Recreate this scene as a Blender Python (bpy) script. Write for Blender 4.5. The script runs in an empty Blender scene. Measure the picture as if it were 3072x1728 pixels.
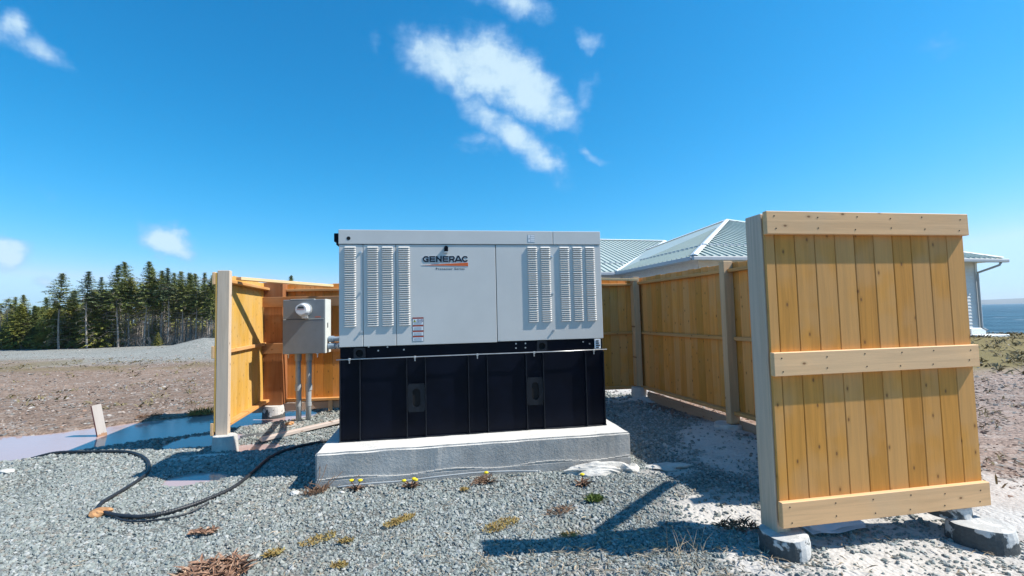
import bpy, bmesh, math, random
import numpy as np
from mathutils import Vector, Matrix
R = math.radians
random.seed(11); rng = np.random.default_rng(11)
scene = bpy.context.scene
C = scene.collection
# ------------------------------------------------------------------ camera
CAM_F, CAM_P, CAM_A, CAM_H = 1400.0, 0.0575, 0.0232, 1.42
_f = Vector((0, math.cos(CAM_P), math.sin(CAM_P)))
_r0 = Vector((1, 0, 0)); _u0 = _r0.cross(_f)
_r = _r0*math.cos(CAM_A) - _u0*math.sin(CAM_A)
_u = _r0*math.sin(CAM_A) + _u0*math.cos(CAM_A)
cd = bpy.data.cameras.new('camera'); cam = bpy.data.objects.new('camera', cd); C.objects.link(cam)
cd.sensor_width = 36; cd.lens = CAM_F/3072*36; cd.clip_start = .05; cd.clip_end = 12000
cam.matrix_world = Matrix(((_r.x, _u.x, -_f.x, 0), (_r.y, _u.y, -_f.y, 0), (_r.z, _u.z, -_f.z, CAM_H), (0, 0, 0, 1)))
scene.camera = cam
def view_dir(px, py):
    return (_f + _r*((px-1536)/CAM_F) - _u*((py-864)/CAM_F)).normalized()
# ------------------------------------------------------------------ sun, sky, exposure
SUN = Vector((.870, -.040, 1.0)).normalized()
sd = bpy.data.lights.new('sun', 'SUN'); sd.energy = 5.0; sd.angle = R(.53); sd.color = (1, .95, .87)
so = bpy.data.objects.new('sun', sd); C.objects.link(so); so.rotation_euler = SUN.to_track_quat('Z', 'Y').to_euler()
so.location = (20, -4, 30)
vs = scene.view_settings
scene.display_settings.display_device = 'sRGB'
vs.view_transform = 'Standard'; vs.look = 'None'; vs.exposure = 0.60; vs.gamma = 1.0; vs.use_curve_mapping = False
world = bpy.data.worlds.new('World'); scene.world = world; world.use_nodes = True

class NT:
    """small helper to write node trees"""
    def __init__(s, tree): s.t = tree; s.n = tree.nodes; s.l = tree.links
    def node(s, kind, ins=None, **props):
        n = s.n.new(kind)
        for k, v in props.items(): setattr(n, k, v)
        for k, v in (ins or {}).items():
            sock = n.inputs[k]
            if isinstance(v, bpy.types.NodeSocket): s.l.new(v, sock)
            else: sock.default_value = v
        return n
    def math(s, op, a, b=0.0, c=None, clamp=False):
        n = s.n.new('ShaderNodeMath'); n.operation = op; n.use_clamp = clamp
        for i, v in enumerate((a, b) if c is None else (a, b, c)):
            if isinstance(v, bpy.types.NodeSocket): s.l.new(v, n.inputs[i])
            else: n.inputs[i].default_value = v
        return n.outputs[0]
    def mix(s, fac, a, b, blend='MIX'):
        n = s.n.new('ShaderNodeMix'); n.data_type = 'RGBA'; n.blend_type = blend
        for i, v in ((0, fac), (6, a), (7, b)):
            if isinstance(v, bpy.types.NodeSocket): s.l.new(v, n.inputs[i])
            elif i == 0: n.inputs[0].default_value = v
            else: n.inputs[i].default_value = (*v, 1) if len(v) == 3 else v
        return n.outputs[2]
    def ramp(s, fac, stops, interp='LINEAR'):
        n = s.n.new('ShaderNodeValToRGB'); n.color_ramp.interpolation = interp
        e = n.color_ramp.elements
        while len(e) < len(stops): e.new(.5)
        for el, (p, c) in zip(e, stops):
            el.position = p; el.color = (c, c, c, 1) if not hasattr(c, '__len__') else (*c, 1)
        s.l.new(fac, n.inputs[0]); return n.outputs[0]
    def maprange(s, v, a, b, c=0.0, d=1.0, smooth=True):
        n = s.n.new('ShaderNodeMapRange'); n.interpolation_type = 'SMOOTHSTEP' if smooth else 'LINEAR'
        s.l.new(v, n.inputs[0])
        for i, x in zip((1, 2, 3, 4), (a, b, c, d)): n.inputs[i].default_value = x
        return n.outputs[0]
    def noise(s, vec, scale, detail=4, rough=.55, dist=0.0):
        n = s.node('ShaderNodeTexNoise', {'Scale': scale, 'Detail': detail, 'Roughness': rough, 'Distortion': dist})
        if vec is not None: s.l.new(vec, n.inputs['Vector'])
        return n.outputs['Fac']

def build_sky():
    t = NT(world.node_tree); t.n.clear()
    sky = t.node('ShaderNodeTexSky', sky_type='NISHITA', sun_disc=False)
    sky.sun_elevation = math.asin(SUN.z); sky.sun_rotation = math.atan2(SUN.x, SUN.y)
    sky.altitude = 0; sky.air_density = 1.0; sky.dust_density = .25; sky.ozone_density = 2.4
    ch = t.node('ShaderNodeSeparateColor', {'Color': sky.outputs[0]}).outputs      # camera-like grade of the clear sky
    grade = lambda k, g, p, cap: t.math('MINIMUM', t.math('MULTIPLY', t.math('POWER', t.math('MULTIPLY', ch[k], .1), p), g*10), cap)
    hsv = t.node('ShaderNodeCombineColor', {0: grade(0, *SKY_R), 1: grade(1, *SKY_G), 2: grade(2, *SKY_B)})
    tc = t.node('ShaderNodeTexCoord'); d = tc.outputs['Generated']
    sep = t.node('ShaderNodeSeparateXYZ', {0: d})
    az = t.math('ARCTAN2', sep.outputs[0], sep.outputs[1]); el = t.math('ARCSINE', sep.outputs[2])
    base = t.node('ShaderNodeCombineXYZ', {0: az, 1: el}).outputs[0]
    wn = t.node('ShaderNodeTexNoise', {'Vector': base, 'Scale': 7.0, 'Detail': 5.0, 'Roughness': .6})
    off = t.node('ShaderNodeVectorMath', {0: wn.outputs['Color'], 1: (.5, .5, .5)}, operation='SUBTRACT').outputs[0]
    off = t.node('ShaderNodeVectorMath', {0: off, 'Scale': .10}, operation='SCALE').outputs[0]
    v = t.node('ShaderNodeVectorMath', {0: base, 1: off}, operation='ADD').outputs[0]
    total = None
    for (px, py, rx, ry, ang, amp) in CLOUDS:
        dd = view_dir(px, py); a0 = math.atan2(dd.x, dd.y); e0 = math.asin(dd.z)
        d1 = view_dir(px + math.cos(R(ang))*20, py + math.sin(R(ang))*20); a1 = math.atan2(d1.x, d1.y); e1 = math.asin(d1.z)
        d2 = view_dir(px - math.sin(R(ang))*20, py + math.cos(R(ang))*20); a2 = math.atan2(d2.x, d2.y); e2 = math.asin(d2.z)
        rot = math.atan2(e1-e0, a1-a0)
        sx = math.hypot(a1-a0, e1-e0)*rx*1.12/20; sy = math.hypot(a2-a0, e2-e0)*ry*1.3/20
        m = t.node('ShaderNodeMapping', {'Vector': v, 'Location': (a0, e0, 0), 'Rotation': (0, 0, rot), 'Scale': (sx, sy, 1)}, vector_type='TEXTURE')
        ln = t.node('ShaderNodeVectorMath', {0: m.outputs[0]}, operation='LENGTH').outputs['Value']
        b = t.math('MULTIPLY', t.maprange(ln, 1.6, .15), amp)
        total = b if total is None else t.math('MAXIMUM', total, b)
    fine = t.noise(base, 13, 9, .62, .25)
    streak = t.noise(t.node('ShaderNodeMapping', {'Vector': base, 'Rotation': (0, 0, R(32)), 'Scale': (9, 30, 1)}).outputs[0], 1.0, 7, .6, .3)
    nz = t.math('ADD', t.math('MULTIPLY', fine, .65), t.math('MULTIPLY', streak, .35))
    dens = t.math('ADD', total, t.math('MULTIPLY', t.math('SUBTRACT', nz, .5), 2.1))
    gate = t.maprange(total, .02, .30)
    mask = t.math('MULTIPLY', t.maprange(dens, .12, 1.15), gate)
    mask = t.math('MULTIPLY', mask, .87)
    core = t.maprange(dens, .35, 1.1)
    ccol = t.mix(core, (3.4, 5.4, 8.6), (6.2, 8.0, 9.0))
    col = t.mix(mask, hsv.outputs[0], ccol)
    bg = t.node('ShaderNodeBackground', {'Color': col, 'Strength': .077})
    out = t.node('ShaderNodeOutputWorld'); t.l.new(bg.outputs[0], out.inputs[0])
SKY_R, SKY_G, SKY_B = (4.1, 2.95, 5.0), (1.16, .98, 8.0), (1.46, .87, 10.5)
CLOUDS = [  # centre x, y, half length, half width (photo pixels at the camera's bearing), tilt, strength
    (1390, 185, 165, 70, 18, 1.1), (1540, 245, 185, 66, 34, 1.1), (1480, 215, 120, 70, 25, 1.1), (1660, 310, 100, 50, 45, .85), (1530, 390, 190, 46, 42, .95),
    (1625, 475, 75, 38, 30, .75), (1440, 440, 80, 36, 20, .5), (1260, 150, 80, 22, 65, .5), (1360, 130, 50, 50, 0, .5), (1765, 265, 60, 26, -55, .42), (1430, 310, 70, 30, 60, .55),
    (1530, 10, 140, 48, 18, .75), (1765, 112, 48, 26, 10, .58), (1790, 463, 44, 14, 28, .75), (1130, 128, 34, 20, 80, .38),
    (30, 70, 60, 46, 20, .85), (110, 125, 95, 34, 32, .75), (515, 725, 88, 36, 20, 1.25), (20, 748, 72, 36, 10, 1.2), (140, 848, 40, 18, 10, .7),
    (2830, 140, 60, 30, 10, .30), (820, 835, 80, 14, 0, .4), (130, 560, 60, 24, 10, .34), (250, 890, 240, 30, 0, .25),
    (-900, 300, 260, 90, 20, .8), (-700, 800, 200, 40, 5, .8), (1300, -700, 260, 90, 30, .8), (2300, -900, 300, 90, 20, .7), (300, -600, 160, 70, 30, .7)]
build_sky()

# ------------------------------------------------------------------ object helpers
def tag(o, label=None, cat=None, group=None, kind=None):
    if label: o['label'] = label
    if cat: o['category'] = cat
    if group: o['group'] = group
    if kind: o['kind'] = kind
    return o
def empty(name, loc=(0, 0, 0), rz=0.0):
    o = bpy.data.objects.new(name, None); o.empty_display_size = .2; C.objects.link(o)
    o.location = loc; o.rotation_euler = (0, 0, rz); return o
def link(name, me, parent=None, loc=(0, 0, 0), rot=(0, 0, 0)):
    o = bpy.data.objects.new(name, me); C.objects.link(o); o.location = loc; o.rotation_euler = rot
    if parent: o.parent = parent
    return o
def mesh_of(bm, name, mat, smooth=False):
    me = bpy.data.meshes.new(name); bm.normal_update(); bm.to_mesh(me); bm.free()
    if mat: me.materials.append(mat)
    if smooth:
        for p in me.polygons: p.use_smooth = True
    return me
def put(name, bm, mat, parent=None, loc=(0, 0, 0), rot=(0, 0, 0), smooth=False):
    return link(name, mesh_of(bm, name, mat, smooth), parent, loc, rot)
def bx(bm, x0, x1, y0, y1, z0, z1, bevel=0.0, seg=1):
    vs_ = [bm.verts.new((x, y, z)) for x in (x0, x1) for y in (y0, y1) for z in (z0, z1)]
    fs = [bm.faces.new([vs_[i] for i in q]) for q in ((0, 1, 3, 2), (4, 6, 7, 5), (0, 4, 5, 1), (2, 3, 7, 6), (0, 2, 6, 4), (1, 5, 7, 3))]
    if bevel:
        es = list({e for f in fs for e in f.edges})
        bmesh.ops.bevel(bm, geom=es, offset=bevel, segments=seg, affect='EDGES', profile=.5)
    return bm
def box(name, x0, x1, y0, y1, z0, z1, mat, parent=None, bevel=0.0, seg=1):
    """box whose origin is its centre (so object-space grain works)"""
    cx, cy, cz = (x0+x1)/2, (y0+y1)/2, (z0+z1)/2
    bm = bx(bmesh.new(), x0-cx, x1-cx, y0-cy, y1-cy, z0-cz, z1-cz, bevel, seg)
    return put(name, bm, mat, parent, (cx, cy, cz))
def cyl(bm, c, r, h, n=16, axis='Z', r2=None, cap=True):
    r2 = r if r2 is None else r2
    rings = []
    for k, rr in ((0, r), (1, r2)):
        ring = []
        for i in range(n):
            a = 2*math.pi*i/n; p = (rr*math.cos(a), rr*math.sin(a), k*h)
            if axis == 'Y': p = (p[0], p[2], p[1])
            elif axis == 'X': p = (p[2], p[0], p[1])
            ring.append(bm.verts.new((c[0]+p[0], c[1]+p[1], c[2]+p[2])))
        rings.append(ring)
    for i in range(n): bm.faces.new((rings[0][i], rings[0][(i+1) % n], rings[1][(i+1) % n], rings[1][i]))
    if cap: bm.faces.new(rings[0][::-1]); bm.faces.new(rings[1])
    return bm
def tube(bm, pts, r, n=10, rfun=None):
    pts = [Vector(p) for p in pts]; prev = None; up = Vector((0, 0, 1)); last = None
    for i, p in enumerate(pts):
        t = (pts[min(i+1, len(pts)-1)] - pts[max(i-1, 0)]).normalized()
        if last is None: a = t.cross(up if abs(t.z) < .9 else Vector((1, 0, 0))).normalized()
        else: a = (last - t*last.dot(t)).normalized()
        last = a; b = t.cross(a); rr = rfun(i/(len(pts)-1)) if rfun else r
        ring = [bm.verts.new(p + (a*math.cos(2*math.pi*k/n) + b*math.sin(2*math.pi*k/n))*rr) for k in range(n)]
        if prev:
            for k in range(n): bm.faces.new((prev[k], prev[(k+1) % n], ring[(k+1) % n], ring[k]))
        else: bm.faces.new(ring[::-1])
        prev = ring
    bm.faces.new(prev); return bm
def smooth_path(P, n=8):
    P = [Vector(p) for p in P]; out = []
    for i in range(len(P)-1):
        p0, p1, p2, p3 = P[max(i-1, 0)], P[i], P[i+1], P[min(i+2, len(P)-1)]
        for k in range(n):
            t = k/n
            out.append(.5*((2*p1) + (p2-p0)*t + (2*p0-5*p1+4*p2-p3)*t*t + (3*p1-p0-3*p2+p3)*t**3))
    out.append(P[-1]); return out
# ------------------------------------------------------------------ materials
def material(name):
    m = bpy.data.materials.new(name); m.use_nodes = True; t = NT(m.node_tree)
    return m, t, t.n['Principled BSDF']
def pset(b, **k):
    for a, v in k.items():
        s = b.inputs[{'col': 'Base Color', 'rough': 'Roughness', 'metal': 'Metallic', 'spec': 'Specular IOR Level', 'coat': 'Coat Weight'}[a]]
        if isinstance(v, bpy.types.NodeSocket): b.id_data.links.new(v, s)
        else: s.default_value = (*v, 1) if hasattr(v, '__len__') else v
def bump(t, b, h, strength=.3, dist=.01):
    n = t.node('ShaderNodeBump', {'Height': h, 'Strength': strength, 'Distance': dist}); t.l.new(n.outputs[0], b.inputs['Normal'])
def plain(name, col, rough=.5, metal=0.0, var=.06, scale=6, spec=.5, bmp=0.0):
    m, t, b = material(name)
    tc = t.node('ShaderNodeTexCoord').outputs['Object']
    f = t.noise(tc, scale, 6, .6)
    lo = tuple(c*(1-var) for c in col); hi = tuple(min(1, c*(1+var)) for c in col)
    pset(b, col=t.mix(t.maprange(f, .3, .7), lo, hi), rough=rough, metal=metal, spec=spec)
    if bmp: bump(t, b, t.noise(tc, 60, 4), bmp, .003)
    return m
def wood(name, base, axis='Z', dark=.72, weather=0.0, wcol=(.42, .40, .37), knots=1.0, rough=.62):
    m, t, b = material(name)
    oi = t.node('ShaderNodeObjectInfo'); tc = t.node('ShaderNodeTexCoord').outputs['Object']
    rnd = oi.outputs['Random']
    offv = t.node('ShaderNodeCombineXYZ', {0: t.math('MULTIPLY', rnd, 37.0), 1: t.math('MULTIPLY', rnd, 91.0), 2: t.math('MULTIPLY', rnd, 53.0)}).outputs[0]
    v = t.node('ShaderNodeVectorMath', {0: tc, 1: offv}, operation='ADD').outputs[0]
    sc = {'Z': (1, 1, .045), 'X': (.045, 1, 1)}[axis]
    g = t.node('ShaderNodeMapping', {'Vector': v, 'Scale': sc}).outputs[0]
    grain = t.noise(g, 26, 6, .6, .8); fine = t.noise(g, 160, 3, .6)
    bandy = t.noise(g, 6, 2, .5)
    ks = {'Z': (1, .2, .55), 'X': (.55, .2, 1)}[axis]
    vz = t.node('ShaderNodeSeparateXYZ', {0: v}).outputs; kx = t.node('ShaderNodeCombineXYZ', {0: t.math('MULTIPLY', vz[0], ks[0]), 1: t.math('MULTIPLY', vz[2], ks[2])}).outputs[0]
    kv = t.node('ShaderNodeTexVoronoi', {'Vector': kx, 'Scale': 8.5}, feature='F1', voronoi_dimensions='2D')
    kc = t.node('ShaderNodeSeparateXYZ', {0: kv.outputs['Color']})
    present = t.math('GREATER_THAN', kc.outputs[0], .58)
    knot = t.math('MULTIPLY', t.math('MULTIPLY', t.maprange(kv.outputs['Distance'], .070, .030), present), knots)
    ring = t.math('MULTIPLY', t.math('MULTIPLY', t.maprange(kv.outputs['Distance'], .15, .06), present), .35*knots)
    c0 = tuple(c*(.5+.5*dark) for c in base); c1 = tuple(min(1, c*1.08) for c in base)
    col = t.mix(t.maprange(grain, .32, .68), c0, c1)
    tone = t.math('ADD', t.math('MULTIPLY', rnd, .19), .89)
    col = t.mix(1.0, col, t.node('ShaderNodeCombineXYZ', {0: tone, 1: t.math('POWER', tone, 1.15), 2: t.math('POWER', tone, 1.3)}).outputs[0], 'MULTIPLY')
    wz = t.noise(v, 2.3, 3, .5)
    wf = t.math('MULTIPLY', t.maprange(t.math('ADD', wz, t.math('MULTIPLY', t.math('SUBTRACT', rnd, .5), .25)), .40, .60), .38)
    col = t.mix(wf, col, tuple(.5*c+.5*w for c, w in zip(base, (.50, .40, .27))))
    if weather:
        col = t.mix(t.math('MULTIPLY', t.maprange(t.noise(g, 9, 4, .6), .3, .62), weather), col, wcol)
    col = t.mix(t.math('MULTIPLY', t.maprange(fine, .62, .75), .22), col, tuple(c*.5 for c in base))
    col = t.mix(ring, col, tuple(c*.55 for c in base))
    col = t.mix(t.math('MULTIPLY', knot, .85), col, (.17, .07, .022))
    pset(b, col=col, rough=rough, spec=.3)
    bump(t, b, t.math('ADD', grain, t.math('MULTIPLY', fine, .5)), .22, .004)
    return m
M = {}
M['board'] = wood('cedar_board', (.60, .268, .048), 'Z', dark=.72)
M['board_gold'] = wood('golden_board', (.60, .345, .070), 'Z', dark=.8)
M['board_brown'] = wood('inner_board', (.74, .315, .065), 'Z')
M['rail_pale'] = wood('pale_rail', (.78, .47, .235), 'X', dark=.82)
M['rail'] = wood('inner_rail', (.62, .31, .10), 'X')
M['rail_red'] = wood('reddish_lumber', (.40, .165, .055), 'X')
M['post_red'] = wood('reddish_post', (.34, .14, .055), 'Z')
M['post_grey'] = wood('weathered_post', (.66, .50, .36), 'Z', dark=.45, weather=.40, wcol=(.50, .43, .37), knots=1.2)
M['post_brown'] = wood('brown_post', (.60, .38, .20), 'Z', dark=.5, weather=.12)
M['pale_x'] = wood('new_lumber', (.70, .50, .27), 'X', dark=.88, knots=.4)
M['lumber_grey'] = wood('weathered_lumber', (.52, .42, .35), 'X', dark=.8, weather=.5, wcol=(.55, .48, .44))
M['lumber_brown'] = wood('brown_lumber', (.33, .22, .145), 'X', weather=.3)
M['cabinet'] = plain('cream_grey_enamel', (.60, .585, .555), .38, 0, .035, 2.2, .5, .04)
M['cabinet_dark'] = plain('enclosure_core', (.05, .055, .06), .7)
M['black'] = plain('black_enamel', (.0025, .004, .010), .42, 0, .25, 5, .12, .05)
M['black_worn'] = plain('black_steel_plate', (.006, .009, .015), .45, 0, .35, 20, .35)
M['steel'] = plain('zinc_steel', (.60, .60, .60), .35, .8, .1, 20)
M['dark_hole'] = plain('dark_opening', (.003, .003, .004), .9, 0, 0)
M['navy'] = plain('navy_lettering', (.006, .010, .022), .5, 0, 0)
M['orange'] = plain('orange_print', (.62, .115, .018), .5, 0, 0)
M['white'] = plain('white_print', (.72, .74, .76), .5, 0, .02)
M['red'] = plain('rust_red_print', (.36, .06, .03), .5, 0, .05)
M['yellow'] = plain('warning_yellow', (.45, .42, .05), .5, 0, 0)
M['greytext'] = plain('grey_print', (.36, .40, .45), .6, 0, .1)
M['purple'] = plain('purple_print', (.12, .06, .13), .6, 0, 0)
M['utility'] = plain('utility_grey_enamel', (.185, .200, .212), .45, .0, .05, 8, .5, .05)
M['utility_light'] = plain('utility_pale_edge', (.62, .64, .60), .45, 0, .04)
M['pvc'] = plain('grey_conduit', (.33, .35, .36), .45, 0, .1, 9)
M['pvc_blue'] = plain('blue_grey_conduit', (.22, .28, .34), .4, 0, .1, 9)
M['hose'] = plain('black_hose_rubber', (.020, .023, .028), .5, 0, .3, 30, .5)
M['white_metal'] = plain('white_trim_metal', (.74, .77, .78), .4, 0, .03)
M['siding'] = plain('white_siding', (.70, .72, .73), .6, 0, .05)
M['roof'] = plain('pale_metal_roof', (.44, .50, .455), .42, 0, .04, 1, .5)
M['gutter'] = plain('grey_gutter', (.42, .45, .48), .45, 0, .05)
M['glass'] = plain('window_glass', (.03, .04, .05), .08, 0, 0)
def mat_concrete(name, col, scale=1.0, stain=(.30, .31, .32), lit_top=False):
    m, t, b = material(name); tc = t.node('ShaderNodeTexCoord').outputs['Object']
    a = t.noise(tc, 3*scale, 8, .65); c = t.noise(tc, 40*scale, 5, .7)
    hv = t.node('ShaderNodeMapping', {'Vector': tc, 'Scale': (1.5, 1.5, 14)}).outputs[0]
    lift = t.noise(hv, 1.6, 4, .6)
    pit = t.node('ShaderNodeTexVoronoi', {'Vector': t.node('ShaderNodeVectorMath', {0: tc, 1: t.node('ShaderNodeTexNoise', {'Vector': tc, 'Scale': 14.0}).outputs['Color']}, operation='ADD').outputs[0], 'Scale': 17*scale}).outputs['Distance']
    pits = t.maprange(pit, .20, .10)
    col_ = t.mix(t.maprange(a, .32, .68), tuple(x*.80 for x in col), tuple(min(1, x*1.12) for x in col))
    col_ = t.mix(t.math('MULTIPLY', t.maprange(lift, .45, .65), .3), col_, stain)
    col_ = t.mix(t.math('MULTIPLY', t.maprange(c, .55, .7), .16), col_, tuple(x*.55 for x in col))
    col_ = t.mix(t.math('MULTIPLY', pits, .35), col_, tuple(x*.5 for x in col))
    if lit_top:  # upward faces whitened: sunlit brightness of the slab top painted into the colour
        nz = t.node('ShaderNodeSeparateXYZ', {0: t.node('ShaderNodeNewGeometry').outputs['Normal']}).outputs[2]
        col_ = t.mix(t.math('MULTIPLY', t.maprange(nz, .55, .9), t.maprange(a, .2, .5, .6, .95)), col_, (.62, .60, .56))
    pset(b, col=col_, rough=.9, spec=.2)
    hh = t.math('SUBTRACT', t.math('ADD', t.math('MULTIPLY', a, .6), t.math('MULTIPLY', c, .35)), t.math('MULTIPLY', pits, 1.1))
    bump(t, b, hh, .7, .018)
    return m
M['concrete'] = mat_concrete('cast_concrete', (.43, .42, .40), lit_top=True)
M['concrete_white'] = mat_concrete('lime_white_concrete', (.56, .545, .51), 2.0, (.45, .42, .38))
def mat_wrapped():
    m, t, b = material('tar_paper_and_lime'); tc = t.node('ShaderNodeTexCoord').outputs['Object']
    n = t.noise(tc, 5.5, 5, .6, .3); sep = t.node('ShaderNodeSeparateXYZ', {0: tc})
    f = t.maprange(t.math('ADD', n, t.math('MULTIPLY', sep.outputs[2], 1.6)), .60, .64)
    geo = t.node('ShaderNodeNewGeometry'); nz = t.node('ShaderNodeSeparateXYZ', {0: geo.outputs['Normal']}).outputs[2]
    f = t.math('MAXIMUM', f, t.math('MULTIPLY', t.maprange(nz, .6, .8), .75))
    fine = t.noise(tc, 50, 5, .7)
    col = t.mix(f, t.mix(fine, (.03, .034, .036), (.12, .13, .13)), t.mix(fine, (.42, .42, .41), (.66, .65, .62)))
    pset(b, col=col, rough=.85, spec=.3); bump(t, b, t.math('ADD', f, fine), .5, .008)
    return m
M['wrapped'] = mat_wrapped()
# ------------------------------------------------------------------ noise and terrain
_lat = np.random.default_rng(5).random((256, 256))
def vnoise(x, y, s, seed=0):
    x = np.asarray(x, float)*s + seed*17.3 + 500; y = np.asarray(y, float)*s + seed*9.7 + 500
    xi = np.floor(x).astype(int); yi = np.floor(y).astype(int); fx = x-xi; fy = y-yi
    fx = fx*fx*(3-2*fx); fy = fy*fy*(3-2*fy)
    g = lambda a, b: _lat[a % 256, b % 256]
    return (g(xi, yi)*(1-fx)+g(xi+1, yi)*fx)*(1-fy) + (g(xi, yi+1)*(1-fx)+g(xi+1, yi+1)*fx)*fy
def fbm(x, y, s, o=4, seed=0):
    r = 0; a = .5; tot = 0
    for k in range(o): r = r + a*vnoise(x, y, s*2**k, seed+k); tot += a; a *= .5
    return r/tot
def sstep(a, b, v):
    t = np.clip((v-a)/(b-a), 0, 1); return t*t*(3-2*t)
def seg_dist(x, y, P, widths):
    best = np.full(np.shape(x), 9.0)
    for (a, wa), (b, wb) in zip(zip(P[:-1], widths[:-1]), zip(P[1:], widths[1:])):
        dx, dy = b[0]-a[0], b[1]-a[1]; L = dx*dx+dy*dy
        t = np.clip(((x-a[0])*dx+(y-a[1])*dy)/L, 0, 1)
        d = np.hypot(x-a[0]-t*dx, y-a[1]-t*dy)/(wa+(wb-wa)*t); best = np.minimum(best, d)
    return best
PUD = [(-12, 2.5), (-7.6, 4.75), (-5.95, 5.65), (-5.2, 6.25), (-4.55, 6.72), (-3.9, 7.05), (-3.45, 7.15)]
PUDW = [1.2, 1.0, .72, .66, .60, .55, .42]
def water_depth(x, y):
    n = (fbm(x, y, 2.2, 4, 3)-.5)*.75
    d = seg_dist(x, y, PUD, PUDW) + n*.55
    w = 1-sstep(.72, 1.30, d)
    d2 = np.hypot((x+2.98)/.30, (y-4.42)/.20) + n*1.1
    d3 = np.hypot((x+3.00)/.36, (y-5.42)/.22) + n*1.1
    d4 = np.hypot((x+3.75)/.45, (y-5.75)/.40) + n*1.1
    for q in (d2, d3, d4): w = np.maximum(w, .8*(1-sstep(.4, 1.35, q)))
    return w
def H(x, y):
    x = np.asarray(x, float); y = np.asarray(y, float)
    near = np.exp(-((y-4)**2+x*x)/900)
    h = (fbm(x, y, .8, 3, 1)-.5)*.035*np.clip(near+.2, 0, 1)
    h = h + (fbm(x, y, .12, 3, 8)-.5)*.22*sstep(9, 30, np.hypot(x, y))
    h = h - .115*water_depth(x, y)
    # low gravel heap far left and the shore slope to the right
    h = h + .62*np.exp(-(((x+16.2)/1.4)**2+((y-25)/1.6)**2)) + .12*np.exp(-(((x+18.4)/1.6)**2+((y-25)/1.6)**2))
    sh = .72*x+.694*y
    h = h - 3.2*sstep(33, 62, sh) - .25*sstep(30, 37, sh)
    h = h + .035*sstep(.9, 0, np.hypot((x-2.1)/1.1, (y-3.25)/.5))*0
    h = h - .045*np.exp(-(((x-2.9)/.55)**2+((y-2.85)/.45)**2))
    h = h + (fbm(x, y, 5.5, 4, 27)-.5)*.045*silt_mask(x, y)
    # silt banks
    h = h + .05*np.exp(-(((x-2.35)/.35)**2+((y-5.2)/.7)**2)) + .05*np.exp(-(((x-1.9)/.3)**2+((y-7.5)/.4)**2))
    h = h - .05*np.exp(-(((x-1.55)/.25)**2+((y-3.25)/.12)**2))
    h = h + .02*np.exp(-(((x+3.3)/.45)**2+((y-4.85)/.10)**2))
    return h
def silt_mask(x, y):
    n = (fbm(x, y, 1.7, 5, 21)-.5)
    m = 1-sstep(.7, 1.25, np.hypot((x-2.35)/1.45, (y-2.55)/.95)+n*1.4)
    m = np.maximum(m, .92*(1-sstep(.5, 1.3, np.hypot((x-1.35)/.75, (y-3.35)/.55)+n*1.8)))
    m = np.maximum(m, 1-sstep(.6, 1.2, np.hypot((x-2.30)/.62, (y-4.9)/1.35)+n*1.2))
    m = np.maximum(m, 1-sstep(.6, 1.2, np.hypot((x-1.7)/.55, (y-7.55)/.33)+n*.9))
    m = np.maximum(m, 1-sstep(.6, 1.2, np.hypot((x-1.7)/.9, (y-8.6)/.5)+n*1.2))
    m = np.maximum(m, .85*(1-sstep(.5, 1.2, np.hypot((x-1.35)/.35, (y-4.25)/.2)+n*1.6)))
    m = np.maximum(m, .9*(1-sstep(.5, 1.1, np.hypot((x+3.35)/.38, (y-4.92)/.13)+n*1.0)))
    m = np.maximum(m, .7*(1-sstep(.5, 1.1, np.hypot((x+3.2)/.5, (y-6.4)/.25)+n*1.4)))
    m = np.maximum(m, (1-sstep(.6, 1.15, np.hypot((x-3.4)/.9, (y-3.2)/.9)+n*1.3)))
    brk = sstep(.33, .52, fbm(x, y, 4.2, 3, 24)); near = 1-sstep(.3, .9, m)
    return m*(.72+.28*np.maximum(brk, .25*(1-near)))
def zones(x, y):
    """weights: gravel, silt, dirt, greygravel, grass, wetbrown"""
    n1 = (fbm(x, y, .5, 4, 31)-.5); n2 = (fbm(x, y, .15, 4, 41)-.5)
    side = -.2355*y + 3.83      # line of the right hand fence: x of the fence at distance y
    inside = sstep(.15, -.25, x-side+n1*.8)
    lefty = np.interp(x, [-12, -7.6, -5.95, -5.2, -4.55, -3.9, -3.4, -3.3], [2.2, 4.4, 5.5, 6.1, 6.6, 7.4, 9.2, 9.4])
    gravel = inside*sstep(.3, -.2, y-lefty+n1*.7)
    silt = silt_mask(x, y)
    rr = y + n2*7 + .12*x
    left = sstep(6, 2, x)
    grey = left*sstep(14.5, 17.5, rr)*sstep(60, 40, y)
    grass_r = sstep(8.0, 10.0, y-.05*x + n2*5 + n1*1.5)*sstep(4, 8, x)
    grass_l = .55*left*sstep(13.0, 14.2, rr)*sstep(17.4, 15.6, rr)*sstep(.42, .6, fbm(x, y, .35, 3, 77))
    grass_far = sstep(30, 34, y-.18*x*0+n2*4)*left
    grass = np.maximum(np.maximum(grass_r, grass_l), grass_far)
    wd = water_depth(x, y)
    wet = sstep(.12, .45, wd)
    return gravel, silt, grey, grass, wet
def ground_colour(x, y):
    gravel, silt, grey, grass, wet = zones(x, y)
    dirt = np.array([.225, .160, .120])
    dv = fbm(x, y, .35, 4, 55)[..., None]
    c = dirt*(.75+.5*dv) + np.array([.03, .035, .045])*sstep(2, 6, x)[..., None]
    lay = lambda c, col, w: c*(1-w[..., None]) + np.array(col)*w[..., None]
    c = lay(c, (.25, .26, .24), grey*.93)
    c = lay(c, (.19, .155, .060), grass*.9)
    c = lay(c, (.135, .14, .13), gravel)
    c = lay(c, (.58, .55, .51), silt)
    c = lay(c, (.24, .14, .08), wet*.9)
    return c
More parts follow.
